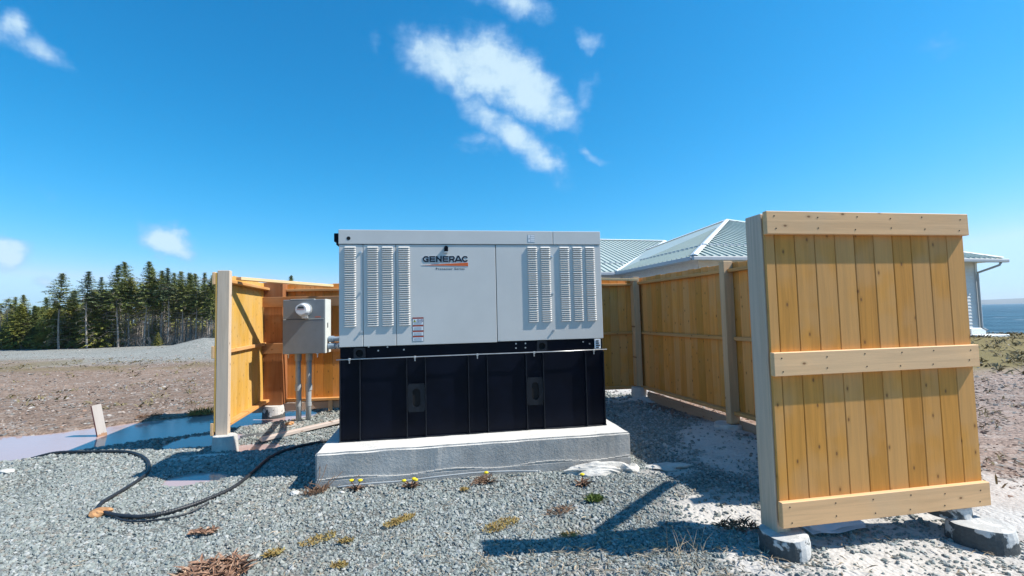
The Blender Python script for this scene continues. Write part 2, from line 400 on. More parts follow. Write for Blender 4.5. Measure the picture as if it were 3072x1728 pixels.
def axis_lines(fine0, fine1, step, far0, far1, grow=1.12):
    a = list(np.arange(fine0, fine1+1e-6, step)); s = step; v = fine1
    while v < far1: s *= grow; v += s; a.append(v)
    s = step; v = fine0
    while v > far0: s *= grow; v -= s; a.insert(0, v)
    return np.array(a)
def build_ground():
    X = axis_lines(-7.5, 4.6, .045, -4500, 5500, 1.09); Y = axis_lines(1.6, 9.0, .045, -1500, 5500, 1.06)
    gx, gy = np.meshgrid(X, Y); z = H(gx, gy)
    far = np.hypot(gx, gy) > 1500
    nx, ny = len(X), len(Y)
    co = np.stack([gx, gy, z], -1).reshape(-1, 3)
    i = np.arange(ny-1)[:, None]*nx + np.arange(nx-1)[None, :]
    faces = np.stack([i, i+1, i+1+nx, i+nx], -1).reshape(-1, 4)
    me = bpy.data.meshes.new('ground'); me.vertices.add(len(co)); me.vertices.foreach_set('co', co.ravel())
    me.loops.add(faces.size); me.loops.foreach_set('vertex_index', faces.ravel())
    me.polygons.add(len(faces)); me.polygons.foreach_set('loop_start', np.arange(0, faces.size, 4)); me.polygons.foreach_set('loop_total', np.full(len(faces), 4))
    me.update()
    col = ground_colour(gx, gy).reshape(-1, 3); gr, si, grey, grass, wet = [q.reshape(-1) for q in zones(gx, gy)]
    a = me.color_attributes.new('tint', 'FLOAT_COLOR', 'POINT'); a.data.foreach_set('color', np.c_[col, np.ones(len(col))].ravel())
    a = me.color_attributes.new('zone', 'FLOAT_COLOR', 'POINT'); a.data.foreach_set('color', np.c_[gr*(1-si), si, grass, wet].ravel())
    for p in me.polygons: pass
    me.polygons.foreach_set('use_smooth', np.ones(len(faces), bool))
    m, t, b = material('ground_earth')
    tint = t.node('ShaderNodeAttribute', attribute_name='tint').outputs['Color']
    zn = t.node('ShaderNodeAttribute', attribute_name='zone'); zs = t.node('ShaderNodeSeparateXYZ', {0: zn.outputs['Vector']})
    pos = t.node('ShaderNodeNewGeometry').outputs['Position']
    n1 = t.noise(pos, 3.0, 8, .65); n2 = t.noise(pos, 26, 6, .7); n3 = t.noise(pos, .35, 6, .6)
    vor = t.node('ShaderNodeTexVoronoi', {'Vector': pos, 'Scale': 38.0}); vc = t.node('ShaderNodeSeparateXYZ', {0: vor.outputs['Color']}).outputs[0]
    vor2 = t.node('ShaderNodeTexVoronoi', {'Vector': t.node('ShaderNodeMapping', {'Vector': pos, 'Scale': (1, 1, 1)}).outputs[0], 'Scale': 9.0}); vc2 = t.node('ShaderNodeSeparateXYZ', {0: vor2.outputs['Color']}).outputs[1]
    k = t.math('ADD', .62, t.math('ADD', t.math('MULTIPLY', n1, .40), t.math('MULTIPLY', t.math('SUBTRACT', n2, .3), .5)))
    k = t.math('ADD', k, t.math('MULTIPLY', t.math('SUBTRACT', n3, .5), .5))
    stony = t.math('SUBTRACT', 1.0, t.math('MAXIMUM', zs.outputs[1], zs.outputs[2]), clamp=True)
    k = t.math('MULTIPLY', k, t.math('ADD', 1.0, t.math('MULTIPLY', t.math('MULTIPLY', t.math('SUBTRACT', vc, .45), .9), stony)))
    spot = t.math('MULTIPLY', t.math('GREATER_THAN', vc2, .80), stony)
    kc = t.node('ShaderNodeCombineXYZ', {0: k, 1: k, 2: k}).outputs[0]
    col = t.mix(1.0, tint, kc, 'MULTIPLY')
    col = t.mix(t.math('MULTIPLY', t.maprange(t.math('ADD', t.math('MULTIPLY', n2, .5), t.math('MULTIPLY', n1, .5)), .50, .60), t.math('MULTIPLY', zs.outputs[1], .55)), col, (.27, .26, .25))
    col = t.mix(t.math('MULTIPLY', spot, .25), col, (.40, .37, .34))
    pset(b, col=col, rough=.93, spec=.15)
    hh = t.math('ADD', t.math('MULTIPLY', n2, .6), t.math('MULTIPLY', t.math('SUBTRACT', 1.0, vor.outputs['Distance']), .5))
    bump(t, b, hh, .8, .02)
    me.materials.append(m)
    return tag(link('ground', me), kind='structure')
build_ground()
# water
def build_water():
    m, t, b = material('muddy_water'); pos = t.node('ShaderNodeNewGeometry').outputs['Position']
    mp = t.node('ShaderNodeMapping', {'Vector': pos, 'Scale': (1, 2.5, 1), 'Rotation': (0, 0, .3)}).outputs[0]
    pset(b, col=t.mix(t.noise(pos, .8, 3), (.38, .27, .25), (.46, .34, .32)), rough=.10, spec=.5)
    b.inputs['IOR'].default_value = 1.33
    bump(t, b, t.noise(mp, 6, 3, .5), .10, .012)
    bm = bmesh.new(); X = np.linspace(-14, -2.4, 90); Y = np.linspace(1.2, 9.2, 64)
    V = {}
    for i in range(len(X)):
        for j in range(len(Y)):
            V[i, j] = (X[i], Y[j])
    wd = {}
    xs, ys = np.meshgrid(X, Y, indexing='ij'); W = water_depth(xs, ys)
    vm = {}
    def gv(i, j):
        if (i, j) not in vm: vm[i, j] = bm.verts.new((X[i], Y[j], WATER_Z))
        return vm[i, j]
    for i in range(len(X)-1):
        for j in range(len(Y)-1):
            if W[i:i+2, j:j+2].max() > .05: bm.faces.new((gv(i, j), gv(i+1, j), gv(i+1, j+1), gv(i, j+1)))
    tag(put('puddle_water', bm, m), kind='structure')
    m, t, b = material('sea_water'); pos = t.node('ShaderNodeNewGeometry').outputs['Position']
    mp = t.node('ShaderNodeMapping', {'Vector': pos, 'Scale': (.5, 1.3, 1), 'Rotation': (0, 0, -.8)}).outputs[0]
    w1 = t.noise(mp, .35, 8, .62); w2 = t.noise(mp, .08, 8, .7)
    foam = t.math('MULTIPLY', t.maprange(t.noise(mp, .22, 10, .75), .60, .68), .8)
    col = t.mix(t.maprange(w2, .35, .65), (.025, .095, .155), (.060, .165, .235))
    col = t.mix(foam, col, (.75, .78, .8))
    pset(b, col=col, rough=.5, spec=.08); bump(t, b, w1, 1.0, 2.5)
    bm = bmesh.new(); S = [(-300, 160), (3600, -3300), (6500, 6500), (-3000, 6500)]
    pts = [(10, 50), (60, 2), (260, -200), (5200, -1400), (5400, 5400), (-2500, 5400), (-60, 120)]
    bm.faces.new([bm.verts.new((x, y, -.62)) for x, y in pts])
    tag(put('sea_water', bm, m), kind='structure')
WATER_Z = -.030
build_water()
def build_hills():
    m, t, b = material('far_forest_hill'); pos = t.node('ShaderNodeNewGeometry').outputs['Position']
    pset(b, col=t.mix(t.maprange(t.noise(pos, .01, 8, .7), .4, .6), (.03, .045, .035), (.085, .085, .065)), rough=.95)
    bm = bmesh.new(); n = 120; rows = 9; g = []
    for i in range(n):
        f = i/(n-1); ang = R(-8 + 88*f); d0 = 3500
        top = (38 + 30*float(fbm(f*9, 3, 1.0, 4, 61)))*(.75+.35*math.sin(f*9))
        row = []
        for j in range(rows):
            q = j/(rows-1); d = d0+q*700; hz = -3 + top*math.sin(q*math.pi/2)**.8 + float(vnoise(f*200, q*30, 1, 4))*3*q
            row.append(bm.verts.new((d*math.sin(ang), d*math.cos(ang), hz)))
        row.append(bm.verts.new(((d0+1500)*math.sin(ang), (d0+1500)*math.cos(ang), -5)))
        g.append(row)
    for i in range(n-1):
        for j in range(rows): bm.faces.new((g[i][j], g[i+1][j], g[i+1][j+1], g[i][j+1]))
    tag(put('far_hills', bm, m, smooth=True), kind='structure')
build_hills()

# ------------------------------------------------------------------ stones (geometry-node instances)
def stone_material(name, cols, rough=.85, wet=False):
    m, t, b = material(name)
    rnd = t.node('ShaderNodeObjectInfo').outputs['Random']
    n = len(cols); c = t.ramp(rnd, [((i+.0)/n, col) for i, col in enumerate(cols)], 'CONSTANT')
    pos = t.node('ShaderNodeNewGeometry').outputs['Position']
    f = t.noise(pos, 70, 3, .6); v = t.math('ADD', .72, t.math('MULTIPLY', f, .55))
    c = t.mix(1.0, c, t.node('ShaderNodeCombineXYZ', {0: v, 1: v, 2: v}).outputs[0], 'MULTIPLY')
    big = t.noise(pos, .9, 5, .6); c = t.mix(t.math('MULTIPLY', t.maprange(big, .50, .68), .35), c, t.mix(1.0, c, (1.12, .92, .74), 'MULTIPLY'))
    pset(b, col=c, rough=rough, spec=.35); return m
def scatter(name, pts, size, flat, mat, label, cat, sub=1, seed=0, amp=.45):
    """one object whose points each carry one of six irregular stones"""
    n = len(pts)
    me = bpy.data.meshes.new(name); me.vertices.add(n); me.vertices.foreach_set('co', pts.astype(np.float32).ravel())
    g = np.random.default_rng(seed+99)
    rot = np.c_[g.normal(0, .35, n), g.normal(0, .35, n), g.random(n)*6.283]
    if flat > .8: rot = g.random((n, 3))*6.283
    a = me.attributes.new('rot', 'FLOAT_VECTOR', 'POINT'); a.data.foreach_set('vector', rot.astype(np.float32).ravel())
    sc = np.stack([size, size*(.65+.5*g.random(n)), size*flat*(.6+.6*g.random(n))], -1)
    a = me.attributes.new('scl', 'FLOAT_VECTOR', 'POINT'); a.data.foreach_set('vector', sc.astype(np.float32).ravel())
    o = link(name, me); tag(o, label, cat, kind='stuff')
    ng = bpy.data.node_groups.new(name+'_nodes', 'GeometryNodeTree')
    ng.interface.new_socket('Geometry', in_out='INPUT', socket_type='NodeSocketGeometry'); ng.interface.new_socket('Geometry', in_out='OUTPUT', socket_type='NodeSocketGeometry')
    t = NT(ng); gi = t.node('NodeGroupInput'); go = t.node('NodeGroupOutput')
    join = t.node('GeometryNodeGeometryToInstance')
    for k in range(6):
        ico = t.node('GeometryNodeMeshIcoSphere', {'Radius': .5, 'Subdivisions': sub})
        posn = t.node('GeometryNodeInputPosition')
        nz = t.node('ShaderNodeTexNoise', {'Vector': posn.outputs[0], 'Scale': 1.7, 'Detail': 2.0}, noise_dimensions='4D'); nz.inputs['W'].default_value = k*7.3+seed
        off = t.node('ShaderNodeVectorMath', {0: nz.outputs['Color'], 1: (.5, .5, .5)}, operation='SUBTRACT').outputs[0]
        off = t.node('ShaderNodeVectorMath', {0: off, 'Scale': amp*3}, operation='SCALE').outputs[0]
        sp = t.node('GeometryNodeSetPosition', {'Geometry': ico.outputs[0], 'Offset': off})
        sm = t.node('GeometryNodeSetMaterial', {'Geometry': sp.outputs[0], 'Material': mat})
        ss = t.node('GeometryNodeSetShadeSmooth', {'Geometry': sm.outputs[0], 'Shade Smooth': False})
        t.l.new(ss.outputs[0], join.inputs[0])
    def attr(nm):
        return t.node('GeometryNodeInputNamedAttribute', {'Name': nm}, data_type='FLOAT_VECTOR').outputs[0]
    iop = t.node('GeometryNodeInstanceOnPoints', {'Instance': join.outputs[0], 'Pick Instance': True})
    mp = t.node('GeometryNodeMeshToPoints', {'Mesh': gi.outputs[0]}); t.l.new(mp.outputs[0], iop.inputs['Points'])
    t.l.new(attr('rot'), iop.inputs['Rotation']); t.l.new(attr('scl'), iop.inputs['Scale'])
    t.l.new(iop.outputs[0], go.inputs[0])
    md = o.modifiers.new('stones', 'NODES'); md.node_group = ng
    me.materials.append(mat)
    return o
def sample(y0, y1, dens, side=1.22, pad=1.0):
    n = int(dens*(y1-y0)*2*(side*y1+pad)); x = (rng.random(n)*2-1)*(side*y1+pad); y = y0+rng.random(n)*(y1-y0)
    k = np.abs(x) < side*y+pad; return x[k], y[k]
SLAB = ((-1.681, 3.975), .1703, 2.80, 1.46)
def in_slab(x, y, pad=0.0):
    (ax, ay), yw, L, D = SLAB; u = (x-ax)*math.cos(yw)+(y-ay)*math.sin(yw); v = -(x-ax)*math.sin(yw)+(y-ay)*math.cos(yw)
    return (u > -pad) & (u < L+pad) & (v > -pad) & (v < D+pad)
gp, gs, dp, ds = [], [], [], []
for y0, y1, dens, s in ((2.0, 3.2, 8200, .0158), (3.2, 4.6, 6600, .0180), (4.6, 6.5, 4000, .0230), (6.5, 9.6, 1700, .034)):
    x, y = sample(y0, y1, dens)
    g_, si, grey, grass, wet = zones(x, y); keep = (rng.random(len(x)) < g_*(1-.97*si)*(1-.3*wet)*(.62+.38*sstep(.36, .52, fbm(x, y, 1.3, 4, 88)))) & ~in_slab(x, y)
    x, y = x[keep], y[keep]; sz = s*np.minimum(np.exp(rng.normal(0, .40, len(x))), 2.1)*(.8+.45*fbm(x, y, 1.1, 3, 66))
    gp.append(np.stack([x, y, H(x, y)+sz*.12], -1)); gs.append(sz)
for y0, y1, dens, s in ((2.0, 4.0, 800, .022), (4.0, 7.0, 560, .026), (7.0, 12.0, 200, .028), (12, 20, 50, .032), (20, 34, 6, .04)):
    x, y = sample(y0, y1, dens)
    g_, si, grey, grass, wet = zones(x, y)
    cl = sstep(.38, .62, fbm(x, y, .9, 3, 91))
    keep = rng.random(len(x)) < (1-g_)*(1-.88*si)*(1-.8*grass)*(.25+.75*cl)*(1-.5*wet)
    x, y = x[keep], y[keep]; sz = s*np.minimum(np.exp(rng.normal(0, .5, len(x))), 2.6)
    dp.append(np.stack([x, y, H(x, y)+sz*.05], -1)); ds.append(sz)
M['gravel'] = stone_material('crushed_green_stone', [(.216, .241, .224), (.253, .276, .262), (.189, .212, .201), (.290, .313, .296), (.225, .247, .241), (.156, .171, .167), (.267, .287, .269), (.204, .230, .213), (.354, .364, .350), (.225, .213, .189)])
M['dirtstone'] = stone_material('field_stone', [(.240, .192, .160), (.320, .272, .240), (.176, .128, .104), (.224, .224, .208), (.400, .368, .336), (.144, .120, .112), (.256, .176, .136), (.200, .200, .192)])
scatter('gravel', np.concatenate(gp), np.concatenate(gs), .72, M['gravel'], 'loose blue-green crushed gravel spread around the generator slab and foreground', 'gravel', seed=1)
scatter('loose_stones', np.concatenate(dp), np.concatenate(ds), .34, M['dirtstone'], 'scattered flat grey and tan stones lying on the bare brown dirt', 'stones', seed=2)
# ------------------------------------------------------------------ generator
G0 = (-1.602, 4.313, .296); GY = .1703
slab = empty('concrete_slab', (-1.681, 3.975, 0), GY)
tag(slab, 'thick cast concrete pad under the big generator, white on top', 'concrete slab')
bm = bx(bmesh.new(), 0, 2.80, 0, 1.46, -.12, .296)
bmesh.ops.bevel(bm, geom=[e for e in bm.edges if all(v.co.z > 0 for v in e.verts) or abs(e.verts[0].co.z-e.verts[1].co.z) > .1], offset=.016, segments=3, affect='EDGES')
bmesh.ops.subdivide_edges(bm, edges=[e for e in bm.edges if e.calc_length() > .5], cuts=60, use_grid_fill=True)
for v in bm.verts:
    if v.co.z > 0:
        nn_ = [float(fbm(v.co.x*3+v.co.z*5, v.co.y*3+k*9, 2.2, 4, 70+k))-.5 for k in (0, 1)]
        v.co.z += nn_[0]*.012 if v.co.z > .28 else 0; v.co.y += nn_[1]*.014 if v.co.y < .1 else 0
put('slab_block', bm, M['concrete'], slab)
bm = bmesh.new()
for i in range(40):     # thin uneven fin left by the formwork low on the front face
    x0 = .02+i*.069; zz = .075 + .012*math.sin(i*.5)
    bx(bm, x0, x0+.0685, -.006-random.random()*.003, .001, zz, zz+.008)
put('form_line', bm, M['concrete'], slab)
bm = bx(bmesh.new(), .01, 2.79, -.010, .001, -.1, .070)
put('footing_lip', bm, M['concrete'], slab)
gen = empty('generator', G0, GY)
tag(gen, 'large standby generator, pale grey louvred housing on a black fuel tank', 'generator')
GL, GD = 2.55, .77
box('fuel_tank', .0, GL, .012, GD, .0, .752, M['black'], gen, .004)
box('base_frame', .004, GL-.004, .022, GD-.01, .757, .862, M['black'], gen, .003)
bm = bmesh.new(); bx(bm, -.004, GL+.004, -.012, GD+.012, .0, .010, .002)
put('bottom_flange', bm, M['black_worn'], gen)
for x in (.004, .18, .601, .774, 1.179, 1.361, 1.743, 1.914, 2.349, 2.538):
    box('stiffener', x, x+.008, -.018, .012, .010, .738, M['black_worn'], gen, .0015)
def holed_plate(x0, x1, z0, z1, rw, rh, y0, y1, n=32):
    """plate with a capsule (or round) opening"""
    bm = bmesh.new(); cx, cz = (x0+x1)/2, (z0+z1)/2; hw, hh = (x1-x0)/2, (z1-z0)/2
    o, i_ = [], []
    for k in range(n):
        a = 2*math.pi*(k+.5)/n; c, s = math.cos(a), math.sin(a); sc = min(hw/abs(c) if abs(c) > 1e-6 else 9, hh/abs(s) if abs(s) > 1e-6 else 9)
        o.append((cx+c*sc, cz+s*sc)); ex = rh-rw
        i_.append((cx+c*rw, cz+s*rw+(ex if s > 0 else -ex)))
    ring = [[bm.verts.new((x, y, z)) for x, z in P] for P, y in ((o, y0), (i_, y0), (i_, y1), (o, y1))]
    for a, b in ((0, 1), (1, 2), (2, 3), (3, 0)):
        for k in range(n):
            j = (k+1) % n; bm.faces.new((ring[a][k], ring[a][j], ring[b][j], ring[b][k]))
    bmesh.ops.recalc_face_normals(bm, faces=bm.faces)
    return bm
for x0, x1, z0, z1, q in ((.611, .772, .238, .50, 0), (1.753, 1.912, .241, .507, 0)):
    p = put('lifting_eye_plate', holed_plate(x0, x1, z0, z1, .036, .086, -.006, .004), M['black_worn'], gen)
    bm = bx(bmesh.new(), x0+.03, x1-.03, .004, .0075, z0+.02, z1-.02); put('plate_recess', bm, M['dark_hole'], p)
for x0, x1, z0, z1 in ((.127, .232, .748, .852), (1.861, 1.965, .758, .860)):
    p = put('lifting_lug', holed_plate(x0, x1, z0, z1, .034, .034, -.004, .014), M['black_worn'], gen)
    bm = bx(bmesh.new(), x0+.01, x1-.01, .014, .0175, z0+.01, z1-.01); put('plate_recess', bm, M['dark_hole'], p)
bm = tube(bmesh.new(), [(-.02, -.024, .750), (.6, -.026, .7525), (1.3, -.024, .754), (2.0, -.026, .7535), (2.575, -.024, .756)], .0045, 8)
rod = put('front_rod', bm, M['steel'], gen, smooth=True)
for x in (.094, .683, 1.27, 1.827, 2.44):
    bm = bmesh.new(); bx(bm, x-.010, x+.010, -.030, -.017, .738, .762, .003); bx(bm, x-.005, x+.005, -.024, -.012, .712, .738, .002)
    put('rod_clip', bm, M['steel'], gen)
for x, z in ((.346, .819), (.58, .820), (1.655, .840), (1.654, .798), (1.75, .840), (1.749, .798), (2.343, .836), (2.41, .815), (.26, .858), (.43, .85)):
    bm = cyl(bmesh.new(), (x, .013, z), .0075, .009, 8, 'Y'); put('bolt', bm, M['steel'], gen, smooth=False)
tagp = box('rating_tag', 2.457, 2.520, -.002, .010, .764, .862, M['white'], gen, .001)
bm = bmesh.new()
for k in range(4): bx(bm, 2.470, 2.470+(.030, .034, .042, .030)[k], -.0045, -.002, .848-k*.022-.012, .848-k*.022)
put('tag_print', bm, M['navy'], gen)
# housing
box('housing_core', .02, GL-.02, .03, GD-.02, .862, 1.93, M['cabinet_dark'], gen)
y0, y1 = 0.0, .028
def panel(name, x0, x1, z0, z1): return box(name, x0, x1, y0, y1, z0, z1, M['cabinet'], gen, .0035, 2)
panel('corner_panel', 0, .2125, .862, 1.8145); pv = panel('vent_door', .2165, .5125, .862, 1.8145)
dr = panel('access_door', .5165, 1.4665, .862, 1.8145); panel('side_panel', 1.4725, GL+.002, .868, 1.8145)
box('roof_lid', -.004, 2.051, -.006, GD, 1.820, 1.955, M['cabinet'], gen, .004, 2)
box('roof_lid', 2.055, GL+.003, -.006, GD, 1.820, 1.955, M['cabinet'], gen, .004, 2)
box('end_panel', -.002, .026, .032, GD, .862, 1.816, M['cabinet'], gen, .003)
box('end_panel', GL-.026, GL+.002, .032, GD, .862, 1.816, M['cabinet'], gen, .003)
box('rear_panel', .03, GL-.03, GD-.018, GD+.002, .862, 1.816, M['cabinet'], gen, .003)
def louvre_bank(x0, x1, z0, z1, n):
    bm = bmesh.new(); per = 6; groups = n//per; extra = .0052
    pitch = (z1-z0-extra*(groups-1))/n; p = .0155
    for k in range(n):
        zt = z1 - k*pitch - (k//per)*extra; h = pitch*.72; zb = zt-h
        e = .010
        back = [(x0, .0005, zt-.3*h), (x0+e, .0005, zt), (x1-e, .0005, zt), (x1, .0005, zt-.3*h), (x1, .0005, zb), (x0, .0005, zb)]
        B = [bm.verts.new(v) for v in back]
        m_ = [bm.verts.new(v) for v in ((x0+e*.4, -p*.46, zb+h*.46), (x0+e*1.1, -p*.52, zb+h*.54), (x1-e*1.1, -p*.52, zb+h*.54), (x1-e*.4, -p*.46, zb+h*.46))]
        f = [bm.verts.new(v) for v in ((x0+e*.35, -p*.93, zb+.0005), (x0+e*1.2, -p, zb), (x1-e*1.2, -p, zb), (x1-e*.35, -p*.93, zb+.0005))]
        bm.faces.new((B[1], m_[1], m_[2], B[2])); bm.faces.new((B[0], m_[0], m_[1], B[1])); bm.faces.new((B[2], m_[2], m_[3], B[3]))
        bm.faces.new((m_[1], f[1], f[2], m_[2])); bm.faces.new((m_[0], f[0], f[1], m_[1])); bm.faces.new((m_[2], f[2], f[3], m_[3]))
        bm.faces.new((B[5], f[0], m_[0], B[0])); bm.faces.new((B[3], m_[3], f[3], B[4]))
    bmesh.ops.recalc_face_normals(bm, faces=bm.faces)
    return bm
for x0, x1 in ((.046, .152), (.250, .355), (.384, .490), (.536, .644), (1.784, 1.887), (1.918, 2.022), (2.114, 2.218), (2.250, 2.353), (2.384, 2.487)):
    o = put('louvre_bank', louvre_bank(x0, x1, 1.047, 1.799, 36), M['cabinet'], gen); o['kind'] = 'stuff'
for x, z in ((.194, 1.740), (.195, 1.366), (.196, .999), (2.035, 1.697), (2.036, 1.326), (2.036, .959)):
    bm = cyl(bmesh.new(), (x, -.014, z), .0085, .015, 10, 'Y'); cyl(bm, (x, -.004, z), .013, .004, 12, 'Y'); put('panel_screw', bm, M['steel'], gen)
bm = cyl(bmesh.new(), (.087, -.0075, 1.873), .0175, .002, 20, 'Y'); put('port_hole', bm, M['dark_hole'], gen)
# door latch: dark round lock with hasp
la = put('door_latch', cyl(cyl(bmesh.new(), (.988, -.026, 1.783), .019, .027, 18, 'Y'), (.988, -.030, 1.783), .011, .005, 14, 'Y'), M['black'], gen)
bm = bx(bmesh.new(), .969, 1.007, -.020, .0, 1.748, 1.782, .003); put('latch_body', bm, M['black'], la)
bm = bx(bmesh.new(), .968, 1.007, -.024, -.001, 1.736, 1.7475, .002); put('latch_plate', bm, M['steel'], la)
# exhaust elbow at the left end
bm = bmesh.new(); bx(bm, -.048, -.004, .02, .14, 1.845, 1.925, .004); bx(bm, -.030, -.004, .03, .13, 1.815, 1.846, .003)
put('exhaust_hood', bm, M['black'], gen)
# lettering ------------------------------------------------------------
def ribbon(bm, pts, w, y=-.0008, thick=.0012):
    n = len(pts); L, Rr = [], []
    for i in range(n):
        p = Vector(pts[i]); d0 = (p-Vector(pts[i-1])).normalized() if i else None; d1 = (Vector(pts[i+1])-p).normalized() if i < n-1 else None
        d = (d0+d1).normalized() if d0 and d1 else (d0 or d1); nn = Vector((-d.y, d.x)); k = 1/max(.5, nn.dot(Vector((-(d1 or d0).y, (d1 or d0).x))))
        L.append(p+nn*w/2*k); Rr.append(p-nn*w/2*k)
    for i in range(n-1):
        q = [L[i], L[i+1], Rr[i+1], Rr[i]]
        f = [bm.verts.new((v.x, y-thick, v.y)) for v in q]; b = [bm.verts.new((v.x, y, v.y)) for v in q]
        bm.faces.new(f)
        for k in range(4): bm.faces.new((f[k], f[(k+1) % 4], b[(k+1) % 4], b[k]))
def flat(bm, pts, y, thick=.001):
    f = [bm.verts.new((x, y-thick, z)) for x, z in pts]; b = [bm.verts.new((x, y, z)) for x, z in pts]
    bm.faces.new(f)
    for k in range(len(pts)): bm.faces.new((f[k], f[(k+1) % len(pts)], b[(k+1) % len(pts)], b[k]))
    return bm
def glyph(ch, x, z, w, h, s):
    a = s/2; X0, X1, Z0, Z1 = x+a, x+w-a, z+a, z+h-a; c = .22*h; m = z+h*.5
    arc = lambda *p: list(p)
    if ch == 'G': return [[(X1, Z1-c*.9), (X1, Z1-c*.5), (X1-c*.5, Z1), (X0+c, Z1), (X0, Z1-c), (X0, Z0+c), (X0+c, Z0), (X1, Z0), (X1, m-.04*h), (X0+w*.42, m-.04*h)]]
    if ch == 'C': return [[(X1, Z1-c*.9), (X1, Z1-c*.5), (X1-c*.5, Z1), (X0+c, Z1), (X0, Z1-c), (X0, Z0+c), (X0+c, Z0), (X1-c*.5, Z0), (X1, Z0+c*.5), (X1, Z0+c*.9)]]
    if ch == 'E': return [[(x+w, Z1), (X0, Z1), (X0, Z0), (x+w, Z0)], [(X0, m), (x+w*.93, m)]]
    if ch == 'N': return [[(X0, z), (X0, z+h)], [(X1, z), (X1, z+h)], [(X0-a*.2, z+h-a*.8), (X1+a*.2, z+a*.8)]]
    if ch == 'R': return [[(X0, z), (X0, Z1), (X1-c*.5, Z1), (X1, Z1-c*.5), (X1, m+c*.3), (X1-c*.5, m-.07*h), (X0, m-.07*h)], [(X1-w*.30, m-.05*h), (X1, z)]]
    if ch == 'A': return [[(x, z), (x+w*.44, z+h-a*.4), (x+w*.56, z+h-a*.4), (x+w, z)], [(x+w*.2, z+h*.26), (x+w*.8, z+h*.26)]]
FRONT = -.0005
bm = bmesh.new(); bmw = bmesh.new(); xs = .764; W_ = .435; lw = W_/7
for i, ch in enumerate('GENERAC'):
    gx = xs+i*lw+.002; gw = lw*.90; gz = 1.6475
    if ch == 'A': gx -= .003; gw += .006
    for st in glyph(ch, gx, gz, gw, .0585, .0150): ribbon(bm, st, .0150, FRONT-.0012); ribbon(bmw, st, .0205, FRONT-.0001, .0010)
logo = put('brand_lettering', bm, M['navy'], gen); put('letter_edging', bmw, M['white'], logo)
put('logo_wedge', flat(bmesh.new(), [(.757, 1.6175), (1.199, 1.6065), (1.199, 1.642)], FRONT-.0012), M['orange'], gen)
put('wedge_edging', flat(bmesh.new(), [(.745, 1.6175), (1.202, 1.603), (1.202, 1.6445)], FRONT-.0001), M['white'], gen)
def text_mesh(name, body, size, x, z, mat, parent, sx=1.0, spacing=1.0, bold=0.0, y=FRONT-.0004):
    cu = bpy.data.curves.new(name, 'FONT'); cu.body = body; cu.size = size; cu.space_character = spacing; cu.extrude = .0004; cu.offset = bold
    tmp = bpy.data.objects.new(name+'_tmp', cu); C.objects.link(tmp); dg = bpy.context.evaluated_depsgraph_get()
    me = bpy.data.meshes.new_from_object(tmp.evaluated_get(dg)); bpy.data.objects.remove(tmp)
    me.transform(Matrix(((sx, 0, 0, x), (0, 0, -1, y), (0, 1, 0, z), (0, 0, 0, 1)))); me.materials.clear(); me.materials.append(mat)
    return link(name, me, parent)
text_mesh('series_lettering', 'Protector Series', .0300, .888, 1.572, M['navy'], gen, 1.0, 1.33, .0004)
def warning_label(x0, x1, z0, z1, name='warning_sticker'):
    st = box(name, x0, x1, -.0016, -.0003, z0, z1, M['navy'], gen)
    e = .003; h = z1-z0; wh = bmesh.new(); rd = bmesh.new(); gt = bmesh.new()
    rows = [(1.0, .68), (.68, .45), (.45, .23), (.23, .0)]
    cx, cz = (x0+x1)/2, (z0+z1)/2
    for k, (a, b) in enumerate(rows):
        zt, zb = z0+h*a, z0+h*b
        flat(wh, [(x0+e, zb+e*.6), (x1-e, zb+e*.6), (x1-e, zt-.006), (x0+e, zt-.006)], -.0018, .0006)
        flat(rd, [(x0+.001, zt-.0135), (x1-.001, zt-.0135), (x1-.001, zt-.001), (x0+.001, zt-.001)], -.0024, .0006)
        for q in range(4 if k else 3):
            zz = zt-.020-q*.0075-(.026 if k == 0 else 0); flat(gt, [(x0+.012, zz-.0035), (x1-.016-.008*random.random(), zz-.0035), (x1-.016-.004*random.random(), zz), (x0+.012, zz)], -.0026, .0004)
    for nme, b_, mm in (('sticker_paper', wh, M['white']), ('red_bars', rd, M['red']), ('fine_print', gt, M['greytext'])): put(nme, b_, mm, st, (-cx, -(-.0016-.0003)/2, -cz))['kind'] = 'stuff'
    sh = (-cx, .00095, -cz); w = x1-x0; z = z1-.032
    put('warning_triangle', flat(bmesh.new(), [(x0+w*.06, z-.012), (x0+w*.33, z-.012), (x0+w*.195, z+.013)], -.0027, .0005), M['yellow'], st, sh)
    put('exclamation_mark', flat(bmesh.new(), [(x0+w*.18, z-.008), (x0+w*.21, z-.008), (x0+w*.215, z+.006), (x0+w*.175, z+.006)], -.0033, .0004), M['navy'], st, sh)
    bm = bmesh.new()
    for c in (.52, .83):
        pts = [(x0+w*c+.0125*math.cos(a*math.pi/8), z+.0125*math.sin(a*math.pi/8)) for a in range(17)]; ribbon(bm, pts, .0026, -.0026, .0005)
        ribbon(bm, [(x0+w*c-.008, z+.008), (x0+w*c+.008, z-.008)], .0026, -.0026, .0006); flat(bm, [(x0+w*c-.004, z-.004), (x0+w*c+.006, z-.004), (x0+w*c+.002, z+.005)], -.0026, .0005)
    put('prohibition_signs', bm, M['purple'], st, sh)
    return st
warning_label(.663, .766, .895, 1.121)
s2 = box('instruction_sticker', 1.796, 1.866, -.0076, -.0062, 1.842, 1.918, M['greytext'], gen)
bm = bmesh.new(); bx(bm, -.033, -.012, -.0014, -.0007, -.035, .035)
for k in range(4): bx(bm, -.008, .033, -.0014, -.0007, -.034+k*.018, -.034+k*.018+.013)
put('sticker_paper', bm, M['white'], s2)
put('caution_triangle', flat(bmesh.new(), [(-.028, -.008), (-.017, -.008), (-.0225, .006)], -.0015, .0006), M['navy'], s2)
